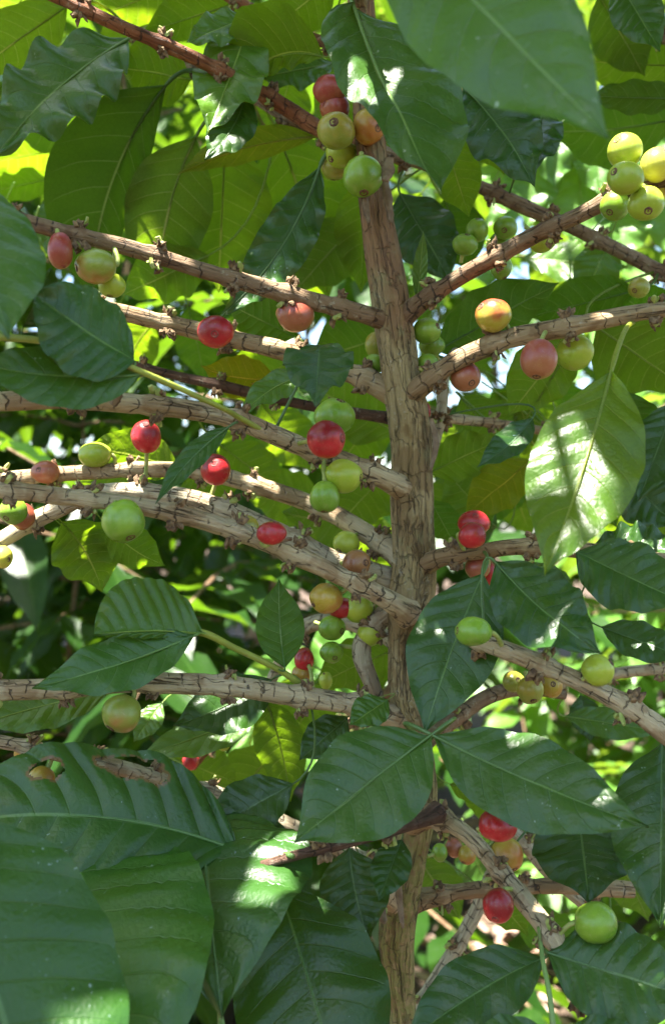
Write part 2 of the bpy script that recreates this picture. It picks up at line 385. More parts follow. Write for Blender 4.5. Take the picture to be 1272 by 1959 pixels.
for key, (nm, colr, pts) in BR.items():
    pl = [(P(x, y, d), M(w, d)/2*((.80 if key in ('L5', 'L6') else .90) if nm == 'branch' else .58)) for x, y, d, w in pts]
    path = catmull(pl, .0015)
    sd = Vector((hash_ := sum(ord(c) for c in key)*1.37, 1.1, 2.3))
    rng = random.Random(key)
    # nodes: swellings where the fruit sat
    tot = 0; cum = [0]
    for i in range(1, len(path)):
        tot += (path[i][0]-path[i-1][0]).length; cum.append(tot)
    nodes = []; s = rng.uniform(.018, .032)
    while s < tot-.006:
        nodes.append(s); s += rng.uniform(.024, .040)
    if nm == 'branch':
        npath = []
        for i, (p, r) in enumerate(path):
            k = 1.0
            for c in nodes: k += .24*math.exp(-((cum[i]-c)/.0030)**2)-.07*math.exp(-((cum[i]-c-.0062)/.0016)**2)
            k += .38*math.exp(-cum[i]/.007)
            npath.append((p, r*k))
        path = npath
    def bdisp(th, L, p, sd=sd, nm=nm):
        c, s = math.cos(th), math.sin(th)
        if nm == 'twig': return .06*noise.noise(Vector((c, s, L*60))+sd)
        rid = 1-abs(noise.noise(Vector((c*2.2, s*2.2, L*30))+sd))*2
        return .08*(rid-.6)+.15*noise.noise(Vector((c*.9, s*.9, L*45))+sd)+.035*noise.noise(Vector((c*4, s*4, L*150))+sd)
    V, Fc, U = tube(path, 20 if nm == 'branch' else 12, bdisp)
    o = mk(nm, V, Fc, BARK if nm == 'branch' else TWIG, path[0][0].copy(), plant, U, color=colr)
    bobj[key] = o
    for (p, r), c in zip(path, cum): bpts.append((p, r, key))
    # bract clumps on the nodes
    if nm == 'branch':
        for c in nodes:
            i = min(range(len(cum)), key=lambda j: abs(cum[j]-c))
            p, r = path[i]
            if p.x < -.42*p.y or p.x > .42*p.y or abs(p.z-CZ) > .60*p.y or c < .012: continue
            tg = (path[min(i+1, len(path)-1)][0]-path[max(0, i-1)][0]).normalized()
            Vc, Fcc, mi = [], [], []
            for sgn in (1, -1):
                up = Vector((0, -.35, sgn)); up = (up-up.dot(tg)*tg).normalized()
                for q in range(rng.randint(7, 12)):
                    d = (up+tg*rng.uniform(-.9, .9)+up.cross(tg)*rng.uniform(-.9, .9)).normalized()
                    a0 = p+(up*r*.95)+tg*rng.uniform(-.0022, .0022)+up.cross(tg)*rng.uniform(-.5, .5)*r
                    ln = rng.uniform(.0014, .0044); w0 = rng.uniform(.0005, .0013)
                    green = rng.random() < .16
                    b = len(Fcc)
                    mid = a0+d*ln*.55+tg*rng.uniform(-.0006, .0006)
                    tube([(a0-d*.0008, w0*.8), (mid, w0*1.15), (a0+d*ln, w0*(.75 if green else .25))], 6, lambda th, L, pp: .3*math.sin(2*th+pp.x*4000), True, Vc, Fcc, [])
                    mi += [1 if green else 0]*(len(Fcc)-b)
            mk('fruit_node', Vc, Fcc, [BRACT, GREENB], p.copy(), o, mi=mi, smooth=False)

def nearest(pt, keys=None):
    best = None
    for p, r, k in bpts:
        if keys and k not in keys: continue
        d = (p-pt).length_squared
        if best is None or d < best[0]: best = (d, p, r, k)
    return math.sqrt(best[0]), best[1], best[2], best[3]

# ------------------------------------------------------------------ leaves
PROF = [(0,.015),(.03,.13),(.07,.30),(.13,.52),(.22,.77),(.33,.94),(.45,1.0),(.57,.95),(.68,.81),(.78,.59),(.86,.36),(.92,.18),(.965,.07),(1,.008)]
PROFB = [(0,.015),(.03,.18),(.07,.38),(.13,.60),(.22,.82),(.33,.95),(.45,1.0),(.57,.98),(.70,.90),(.82,.72),(.90,.51),(.955,.31),(.985,.15),(1,.02)]
def prof(t, tab):
    for i in range(len(tab)-1):
        if t <= tab[i+1][0]:
            a, b = tab[i], tab[i+1]; f = (t-a[0])/(b[0]-a[0])
            p0 = tab[max(i-1, 0)]; p3 = tab[min(i+2, len(tab)-1)]
            m1 = (b[1]-p0[1])/(b[0]-p0[0]) if i else (b[1]-a[1])/(b[0]-a[0])
            m2 = (p3[1]-a[1])/(p3[0]-a[0])
            h = b[0]-a[0]; f2 = f*f; f3 = f2*f
            return max(.004, (2*f3-3*f2+1)*a[1]+(f3-2*f2+f)*h*m1+(-2*f3+3*f2)*b[1]+(f3-f2)*h*m2)
    return .008

def leaf(base, tip, w, side='T', bow=0, sag=0, roll=0, fold=12, wave=.10, nw=3.5, curl=.15, tint=(1, 1, 1), seed=0, at=None,
         wl=1, wr=1, blunt=False, holes=None, label=None, res=(44, 22), quilt=.05, twist=0, wearf=0.0, pet=None, tilt=1.0, skl=1.0, skr=1.0, shade=False, young_or_lit=False):
    rng = random.Random(seed*7919+int(base[0]*13+base[1]*7))
    B, T = P(*base), P(*tip)
    if tilt:
        down = max(0.0, (B.z-T.z))
        dd_ = (.55*tilt*down) if side == 'U' else (-.15*tilt*down)
        T = P(tip[0], tip[1], max(.19, (base[2] if side == 'U' else tip[2])+dd_))
    mid = (B+T)/2; tg0 = (T-B); L = tg0.length; tg0.normalize()
    v = (CAM-mid).normalized()
    vv = (v+Vector((0, 0, (.55 if side == 'T' else -.55)*tilt))).normalized()
    n0 = (vv-vv.dot(tg0)*tg0).normalized()
    vp = (v-v.dot(tg0)*tg0).normalized()
    cosk = max(.55, n0.dot(vp))
    s0 = tg0.cross(n0)            # to the leaf's left when walking towards the tip, as seen by the camera
    scr = tg0.cross(vp)
    n0 = Quaternion(tg0, math.radians(roll)) @ n0
    s0 = tg0.cross(n0)
    dm = mid.y; W = M(w, dm)/2/cosk
    bowm = M(bow, dm); sagm = M(sag, dm)
    topn = 1 if side == 'T' else -1
    tab = PROFB if blunt else PROF
    nu, nv = res
    V, U, wear = [], [], []
    ph = [rng.uniform(0, 6.28) for _ in range(4)]
    def midr(t): return B.lerp(T, t)+scr*bowm*4*t*(1-t)+n0*sagm*4*t*(1-t)
    so = Vector((rng.uniform(0, 99), rng.uniform(0, 99), rng.uniform(0, 99)))
    for i in range(nu+1):
        t = i/nu
        c = midr(t); tg = (midr(min(1, t+.01))-midr(max(0, t-.01))).normalized()
        n = (n0-n0.dot(tg)*tg).normalized()
        if twist: n = Quaternion(tg, math.radians(twist)*(t-.5)) @ n
        s = tg.cross(n)
        pwl = prof(t**skl, tab); pwr = prof(t**skr, tab)
        for j in range(nv+1):
            q = -1+2*j/nv; a = abs(q); pw = pwl if q > 0 else pwr
            ws = wl if q > 0 else wr
            edge = 1+.035*noise.noise(Vector((t*9, 3*q, 0))+so)
            x = q*W*pw*ws*edge
            h = abs(x)*math.tan(math.radians(fold)) - curl*x*x/W
            sg = 0 if q > 0 else 1
            h += wave*W*a**1.7*math.sin(2*PI*nw*t*(1+.15*sg)+ph[sg])*min(1, 4*t, 4*(1-t)+.3)
            h += .10*W*noise.noise(Vector((t*3.1, q*1.3, 0))+so)
            pp = NV*(t-a*(.10+.06*a))+(.35 if q > 0 else 0)
            dv = abs((pp % 1)-.5)*2
            h += quilt*W*(min(1, dv*1.6)**.7-.6)*(a*(1-a*.6))*2.0*min(1, pw*1.5)
            V.append(c+s*x+n*topn*h); U.append((t, (q+1)/2))
            wear.append(0.0)
    faces = []
    for i in range(nu):
        for j in range(nv):
            k = i*(nv+1)+j
            f = (k, k+1, k+nv+2, k+nv+1) if topn > 0 else (k+nv+1, k+nv+2, k+1, k)
            if holes:
                cu = (i+.5)/nu; cv = -1+2*(j+.5)/nv; cut = False
                for hu, hv, ru, rv in holes:
                    e = math.hypot((cu-hu)/ru, (cv-hv)/rv)
                    lim = 1+.35*noise.noise(Vector((cu*34, cv*9, 0))+so)
                    if e < lim: cut = True
                    elif e < lim+.10:
                        for z in f: wear[z] = max(wear[z], .85)
                if cut: continue
            faces.append(f)
    if wearf:
        for i, (uu, vv) in enumerate(U):
            e = abs(vv*2-1)
            k = noise.noise(Vector((uu*9, vv*5, 4))+so)
            wear[i] = max(wear[i], min(1, max(0, (max(e, uu*1.03)-1+wearf+.10*k)*14)))
    # raised midrib and petiole
    r0 = min(.0008, L*.008)
    rib = [(midr(t/14), r0*(1-.88*t/14)) for t in range(15)]
    tb = (midr(.02)-midr(0)).normalized()
    dist, bp, br, bk = nearest(at and P(*at) or B)
    if at: endp = P(*at)
    elif dist < .085: endp = bp
    else: endp = B-tb*min(.03, max(.012, L*.2)); bk = None if dist > .2 else bk
    g = (endp-B).length
    c1 = B-tb*g*.45
    petp = []
    for k in range(8):
        t = k/8
        petp.append(((1-t)**2*endp+2*(1-t)*t*c1+t*t*B, r0*1.35))
    n1 = len(V)
    tube(petp+rib, 8, None, True, V, faces, U, const_uv=(.5, .5))
    wear += [0.0]*(len(V)-n1)
    par = bobj[bk] if bk else plant
    o = mk('leaf', V, faces, (LEAF_SUN if young_or_lit == 2 else LEAF if young_or_lit or side == 'U' else LEAFD), B.copy(), par, U, wear, color=tint)
    if label: o['label'] = label
    if shade: SHADE.add(o.name)
    return o
SHADE = set()

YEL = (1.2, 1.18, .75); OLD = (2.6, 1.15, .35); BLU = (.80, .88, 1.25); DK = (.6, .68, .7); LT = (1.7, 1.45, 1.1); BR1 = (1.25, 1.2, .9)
#      base, tip, width, side, options
LV = [
 # upper left, lit from behind
 ((318,163,.46),(182,585,.45),235,'U',dict(bow=40,wr=.45,wl=1.0,fold=4,shade=True,tint=(.5,.6,.55),wave=.05,label='dark broad leaf seen from below')),  # tint darkened to carry the shade on this leaf
 ((432,255,.49),(418,560,.47),190,'U',dict(tint=YEL,quilt=.08)),
 ((375,262,.47),(305,560,.45),165,'U',dict(bow=18)),
 ((522,235,.51),(628,575,.49),185,'U',dict(bow=-10,tint=YEL,quilt=.06)),
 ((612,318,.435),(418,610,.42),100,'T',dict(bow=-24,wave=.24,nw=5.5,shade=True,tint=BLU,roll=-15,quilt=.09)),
 ((246,74,.47),(-10,300,.44),170,'T',dict(shade=True,bow=15,wave=.24,nw=4.5,roll=12)),
 ((130,10,.47),(-70,150,.45),110,'U',dict(tint=YEL)),
 ((616,108,.43),(458,172,.39),200,'U',dict(bow=28,wl=1.0,wr=.25,tint=YEL,fold=5)),
 ((478,50,.44),(398,255,.42),135,'T',dict(bow=0,wave=.18,tint=LT,roll=10,shade=True)),
 ((676,10,.365),(842,372,.32),285,'T',dict(bow=10,wl=.62,skl=.6,skr=1.15,wave=.10,nw=3,roll=-14,at=(668,-20,.38),quilt=.06,fold=6,tint=(1.15,1.1,1.1))),
 ((740,-170,.27),(1166,268,.232),262,'T',dict(bow=0,wave=.05,roll=6,at=(720,-240,.26),fold=10,tint=(1.15,1.2,1.3))),
 ((885,165,.42),(1022,358,.40),135,'T',dict(bow=-10,wave=.2,tint=DK)),
 ((1038,205,.43),(1014,335,.41),95,'T',dict(tint=DK,wave=.15)),
 ((848,262,.45),(897,415,.44),95,'U',dict(tint=YEL)),
 ((855,215,.43),(965,335,.42),60,'U',dict(tint=YEL,bow=-10)),
 ((1145,-10,.5),(1232,146,.49),115,'U',dict(tint=(1,1.05,.9))),
 ((1310,128,.53),(1098,116,.50),112,'U',dict(tint=YEL)),
 ((1310,190,.48),(1120,184,.46),62,'U',dict(shade=True,tint=DK,wave=.2)),
 ((1300,225,.55),(1050,252,.53),150,'U',dict(shade=True,tint=(.7,.85,.7),bow=-8)),
 ((1180,-40,.47),(1262,100,.46),90,'T',dict()),
 ((350,-35,.49),(178,36,.47),100,'U',dict(tint=YEL)),
 ((470,0,.48),(268,66,.46),95,'U',dict(wave=.2,tint=YEL)),
 ((480,30,.44),(356,82,.42),62,'T',dict(tint=LT,wave=.2)),
 ((366,152,.47),(218,126,.45),125,'U',dict(tint=YEL,quilt=.08)),
 ((470,182,.43),(392,304,.41),82,'T',dict(bow=-12,tint=DK)),
 ((604,262,.45),(338,335,.42),62,'U',dict(bow=14,tint=(1.5,1.15,.55),fold=25)),
 ((120,285,.62),(-50,318,.60),95,'U',dict(tint=(1.3,1.3,.8))),
 ((110,340,.62),(-40,372,.60),60,'U',dict(tint=(1.3,1.3,.8))),
 ((210,240,.56),(0,250,.54),110,'U',dict(tint=(.8,.95,.7))),
 ((260,300,.60),(190,480,.58),120,'U',dict(tint=(.8,.9,.8))),
 ((690,420,.52),(560,560,.5),120,'U',dict()),
 ((700,330,.5),(690,560,.49),110,'U',dict(tint=YEL)),
 ((600,430,.55),(470,570,.53),110,'U',dict(tint=YEL)),
 ((640,120,.47),(480,150,.45),70,'T',dict(tint=BR1,wave=.2)),
 ((560,140,.53),(520,260,.52),110,'U',dict(tint=YEL)),
 ((700,150,.5),(600,230,.49),110,'U',dict()),
 ((640,-40,.44),(500,70,.43),110,'U',dict(tint=YEL)),
 ((330,40,.56),(180,110,.55),110,'U',dict(tint=YEL)),
 ((60,-20,.55),(-40,90,.54),90,'U',dict()),
 ((250,190,.58),(150,240,.57),80,'U',dict(tint=(1.3,1.3,.8))),
 # left foreground
 ((-60,335,.30),(18,648,.265),225,'T',dict(bow=6,wave=.05,roll=-8,tint=(1.05,1.1,1.1),fold=6,blunt=False)),
 ((45,625,.31),(100,512,.305),88,'T',dict(tint=DK,fold=35,roll=40)),
 ((258,692,.318),(70,560,.30),175,'T',dict(bow=-6,fold=8,wave=.06,blunt=True,roll=8,tint=(.85,.95,.85))),
 ((272,716,.319),(-60,690,.295),120,'T',dict(bow=-16,fold=8,wave=.06,tint=(1,1.05,1.1))),
 # centre
 ((612,662,.372),(604,776,.325),136,'T',dict(sag=14,fold=14,wave=.14,tint=DK,label='small dark leaf curling towards the viewer')),
 ((532,722,.46),(384,700,.445),84,'U',dict(tint=(2.3,1.25,.45),bow=-12,at=(480,735,.46),label='yellowing old leaf')),
 ((592,716,.41),(458,800,.39),56,'T',dict(bow=14,twist=60,tint=LT,wave=.15)),
 ((440,815,.36),(298,965,.335),46,'T',dict(bow=10,twist=40,tint=BLU,at=(455,812,.372))),
 ((750,640,.5),(590,690,.48),125,'U',dict(tint=(.9,1,.8))),
 ((565,645,.465),(425,575,.45),95,'U',dict(tint=(.9,1,.8),quilt=.09)),
 ((400,488,.50),(232,566,.48),110,'U',dict(tint=(1.2,1.25,.9),wave=.18)),
 ((760,830,.55),(580,730,.53),130,'U',dict(tint=BR1)),
 ((745,900,.52),(640,1010,.50),118,'U',dict(tint=YEL)),
 ((500,770,.55),(600,905,.54),105,'U',dict(tint=BR1)),
 ((420,850,.52),(545,945,.5),95,'U',dict(tint=YEL)),
 ((740,770,.56),(640,900,.54),110,'U',dict(tint=YEL)),
 ((560,690,.58),(420,760,.56),110,'U',dict(tint=YEL)),
 ((700,1010,.56),(540,980,.54),110,'U',dict()),
 ((620,960,.6),(470,950,.58),110,'U',dict(tint=BR1)),
 ((345,905,.45),(160,862,.435),92,'U',dict(bow=14,tint=YEL)),
 ((340,940,.53),(480,915,.52),60,'U',dict(tint=YEL)),
 ((150,920,.55),(330,948,.54),60,'U',dict(tint=YEL)),
 ((470,660,.56),(380,620,.55),60,'U',dict()),
 # left middle
 ((118,998,.43),(196,1132,.415),128,'U',dict(bow=-10,tint=YEL,wave=.15)),
 ((118,1005,.44),(236,1046,.43),62,'U',dict(bow=16,tint=(1.3,1.3,.8))),
 ((205,1005,.43),(316,1082,.42),82,'U',dict(tint=(1.2,1.25,.8),bow=8)),
 ((388,1212,.375),(180,1214,.355),205,'T',dict(bow=6,wl=1.0,wr=.12,fold=2,roll=-8,tint=LT,wave=.03,blunt=True,quilt=.10)),
 ((372,1216,.372),(62,1316,.345),108,'T',dict(bow=-8,fold=12,tint=(1.05,1.1,1.05))),
 ((210,1325,.39),(-60,1392,.37),92,'T',dict(bow=6,tint=LT,quilt=.10)),
 ((545,1278,.395),(534,1108,.372),94,'U',dict(bow=-4,tint=(.75,.95,1.3),fold=4,label='greyish green leaf standing upright')),
 ((520,1300,.43),(332,1388,.41),112,'T',dict(bow=-8,tint=DK)),
 ((520,1340,.47),(262,1446,.45),82,'T',dict(tint=LT,bow=-10)),
 ((310,1345,.47),(256,1420,.46),50,'T',dict(tint=LT)),
 ((508,1335,.43),(556,1534,.41),98,'U',dict(bow=-6,tint=(1.0,1.05,.75))),
 ((330,1450,.52),(460,1500,.51),90,'U',dict(tint=YEL)),
 ((540,1420,.54),(420,1560,.53),120,'U',dict(tint=YEL)),
 ((480,1440,.58),(520,1580,.57),120,'U',dict(tint=YEL)),
 ((665,1372,.42),(572,1455,.41),76,'T',dict(tint=DK)),
 ((742,1338,.385),(668,1388,.375),66,'T',dict(tint=BR1)),
 ((760,1240,.47),(600,1310,.46),100,'U',dict(tint=BR1)),
 ((720,1330,.5),(690,1230,.49),80,'U',dict(tint=YEL)),
 # lower left foreground
 ((455,1628,.365),(-130,1588,.345),285,'T',dict(bow=44,fold=8,wave=.08,nw=3,roll=0,quilt=.10,tint=(.80,.92,1.05),res=(150,74),at=(480,1660,.375),blunt=True,
        holes=[(.40,.72,.085,.15),(.47,.78,.05,.10),(.33,.66,.05,.10),(.665,.62,.050,.15)],label='big glossy leaf with two ragged insect holes')),
 ((-110,1550,.28),(120,2260,.255),500,'T',dict(bow=10,fold=5,wave=.03,roll=-6,blunt=True,tint=(.72,.86,1.0),at=(-70,1500,.28),quilt=.03)),
 ((130,1625,.375),(268,2070,.275),430,'T',dict(bow=-10,sag=75,tilt=0,fold=4,wave=.07,nw=2.5,roll=0,quilt=.08,blunt=True,at=(-60,1510,.34),tint=(.9,1.05,1.05))),
 ((392,1560,.40),(425,1948,.305),400,'T',dict(bow=0,sag=62,tilt=0,fold=6,wave=.08,nw=2.5,roll=6,tint=BLU,quilt=.08,wl=.7)),
 ((530,1690,.375),(672,2180,.325),300,'T',dict(bow=-6,fold=5,wave=.08,tint=(.62,.72,.68),at=(560,1638,.345))),
 ((668,1622,.39),(705,1800,.38),136,'T',dict(bow=6,tint=DK)),
 ((768,1606,.37),(724,1724,.355),76,'T',dict(tint=DK)),
 ((560,1500,.40),(380,1600,.39),110,'T',dict(tint=DK)),
 ((560,1600,.41),(420,1640,.40),110,'T',dict(tint=DK)),
 # centre bottom pair
 ((824,1406,.345),(562,1614,.325),208,'T',dict(bow=2,fold=7,wave=.05,quilt=.03,blunt=False,tint=(.78,.84,.9),at=(818,1420,.40))),
 ((830,1408,.345),(1240,1582,.305),174,'T',dict(bow=8,fold=7,wave=.06,quilt=.05,tint=(.78,.84,.9),at=(818,1420,.40))),
 ((924,1098,.385),(812,1404,.365),172,'T',dict(bow=6,fold=8,wave=.06,tint=(.75,.85,.85))),
 ((948,1076,.36),(1148,1250,.335),152,'T',dict(bow=10,fold=10,wave=.14,tint=(.65,.75,.85))),
 ((1168,712,.335),(1042,1100,.305),210,'T',dict(bow=-6,fold=5,wave=.07,young_or_lit=True,tint=(1.6,1.35,1.0),at=(1210,618,.38),quilt=.06)),
 ((1100,1055,.38),(1320,1160,.355),140,'T',dict(tint=(.75,.85,.9),fold=10,quilt=.09)),
 ((1130,1046,.40),(1310,1052,.38),95,'T',dict(tint=DK,wave=.22,nw=5)),
 ((1150,1200,.42),(1320,1262,.40),74,'T',dict(tint=BLU)),
 ((1010,1075,.42),(1100,1165,.41),70,'T',dict(tint=LT,twist=40)),
 ((1095,640,.46),(972,796,.45),120,'U',dict(tint=BR1)),
 ((1140,625,.46),(1320,750,.44),165,'U',dict(tint=(1.2,1.15,.8))),
 ((835,672,.46),(1068,540,.45),125,'U',dict(tint=(.65,.8,.7))),
 ((1000,492,.62),(1200,512,.60),75,'T',dict(tint=LT)),
 ((1220,555,.47),(1005,608,.46),95,'U',dict(tint=(.7,.85,.7))),
 ((1290,640,.5),(1180,560,.49),110,'U',dict(tint=(.8,1,.7))),
 ((1018,800,.43),(912,894,.415),58,'T',dict(tint=(.7,.8,1.25),bow=-8,fold=20)),
 ((1015,880,.47),(888,988,.46),95,'U',dict(tint=(1.6,1.15,.4))),
 ((820,905,.47),(960,840,.46),90,'U',dict(tint=YEL)),
 ((940,1000,.5),(850,900,.49),110,'U',dict()),
 ((822,955,.46),(872,1046,.45),66,'U',dict(tint=(.8,1,.8))),
 ((1195,750,.46),(1235,890,.45),100,'U',dict(tint=(.7,.85,.7))),
 ((1290,770,.46),(1220,960,.45),110,'T',dict(tint=DK)),
 ((1180,900,.48),(1300,1010,.47),120,'T',dict(tint=DK)),
 ((1100,860,.5),(1180,1010,.49),90,'U',dict(tint=(.7,.9,.6))),
 ((880,760,.5),(980,870,.49),100,'U',dict()),
 ((798,575,.42),(810,440,.41),28,'T',dict(tint=LT,twist=50)),
 ((765,370,.48),(862,540,.47),125,'T',dict(tint=DK)),
 ((850,380,.5),(900,520,.5),110,'U',dict(tint=(.55,.65,.5))),
 ((1265,1420,.37),(1262,1775,.335),190,'T',dict(tint=(.6,.7,.72),fold=8,at=(1290,1415,.345))),
 ((1105,1545,.40),(1126,1728,.37),190,'T',dict(tint=(.55,.65,.62),fold=6)),
 ((1045,1822,.345),(1340,1915,.325),185,'T',dict(tint=BLU,fold=8,quilt=.09)),
 ((1042,1832,.345),(770,2000,.325),135,'T',dict(tint=(.62,.72,.72),bow=10)),
 ((1060,1990,.32),(880,2040,.31),130,'T',dict(tint=(.8,.9,.9))),
 ((1065,1990,.32),(1290,2040,.31),120,'T',dict(tint=(.7,.8,.9))),
 ((1080,1370,.47),(1270,1400,.46),60,'T',dict(tint=BR1)),
 ((1110,1330,.5),(1130,1420,.49),60,'T',dict(tint=DK)),
 ((860,1500,.44),(960,1530,.43),50,'U',dict(tint=YEL)),
 ((900,1480,.5),(1010,1580,.49),110,'U',dict(tint=YEL)),
 ((1180,1640,.5),(1240,1760,.49),100,'U',dict()),
 ((1000,1740,.52),(1100,1830,.51),90,'U',dict(tint=(.8,.95,.8))),
 ((800,1640,.54),(880,1760,.53),90,'U',dict()),
 ((930,1700,.5),(1010,1790,.49),70,'U',dict(tint=YEL)),
]
for b_, t_, w_ in (((730,1250),(590,1300),120),((700,1330),(560,1350),100),((560,1250),(500,1400),90),((480,1400),(520,1560),95),((430,1440),(440,1590),85),((530,1330),(610,1480),80),
        ((1010,170),(960,330),80),((1080,165),(1060,360),90),((1150,180),(1150,380),90),((1210,180),(1250,400),95),((1040,260),(1010,440),80),((1110,300),(1130,500),90),((1200,330),(1190,520),85),((1270,300),(1300,500),90),((980,300),(930,440),70)):
    LV.append(((b_[0], b_[1], .78), (t_[0], t_[1], .77), w_*1.35, 'T', dict(young_or_lit=2, bow=8, wave=.16, roll=-10)))  # backdrop leaves, sunshine put into their lighter colour
rr = random.Random(44)
for gx, gy, n_ in ((960, 760, 4), (1010, 740, 4), (1000, 850, 4), (900, 820, 3), (1180, 830, 4), (1120, 500, 3), (930, 930, 3), (870, 420, 3), (1190, 980, 3), (300, 620, 3), (520, 780, 3), (620, 1020, 2), (80, 430, 3), (480, 330, 3), (560, 450, 3), (640, 1330, 2), (900, 1600, 2)):
    for k in range(n_):
        x0 = gx+rr.uniform(-70, 70); y0 = gy+rr.uniform(-70, 40); an = rr.uniform(-.9, .9); d0 = rr.uniform(.54, .70); ln = rr.uniform(120, 170)
        LV.append(((x0, y0, d0), (x0+ln*math.sin(an), y0+ln*math.cos(an), d0+.02), rr.uniform(75, 110), 'U' if rr.random() < .75 else 'T', dict(tint=rr.choice([YEL, BR1, (1, 1, 1), (.8, .95, .7)]), bow=rr.uniform(-12, 12))))
for i, (b, tp, w, sd, kw) in enumerate(LV):
    leaf(b, tp, w, sd, seed=i, **kw)

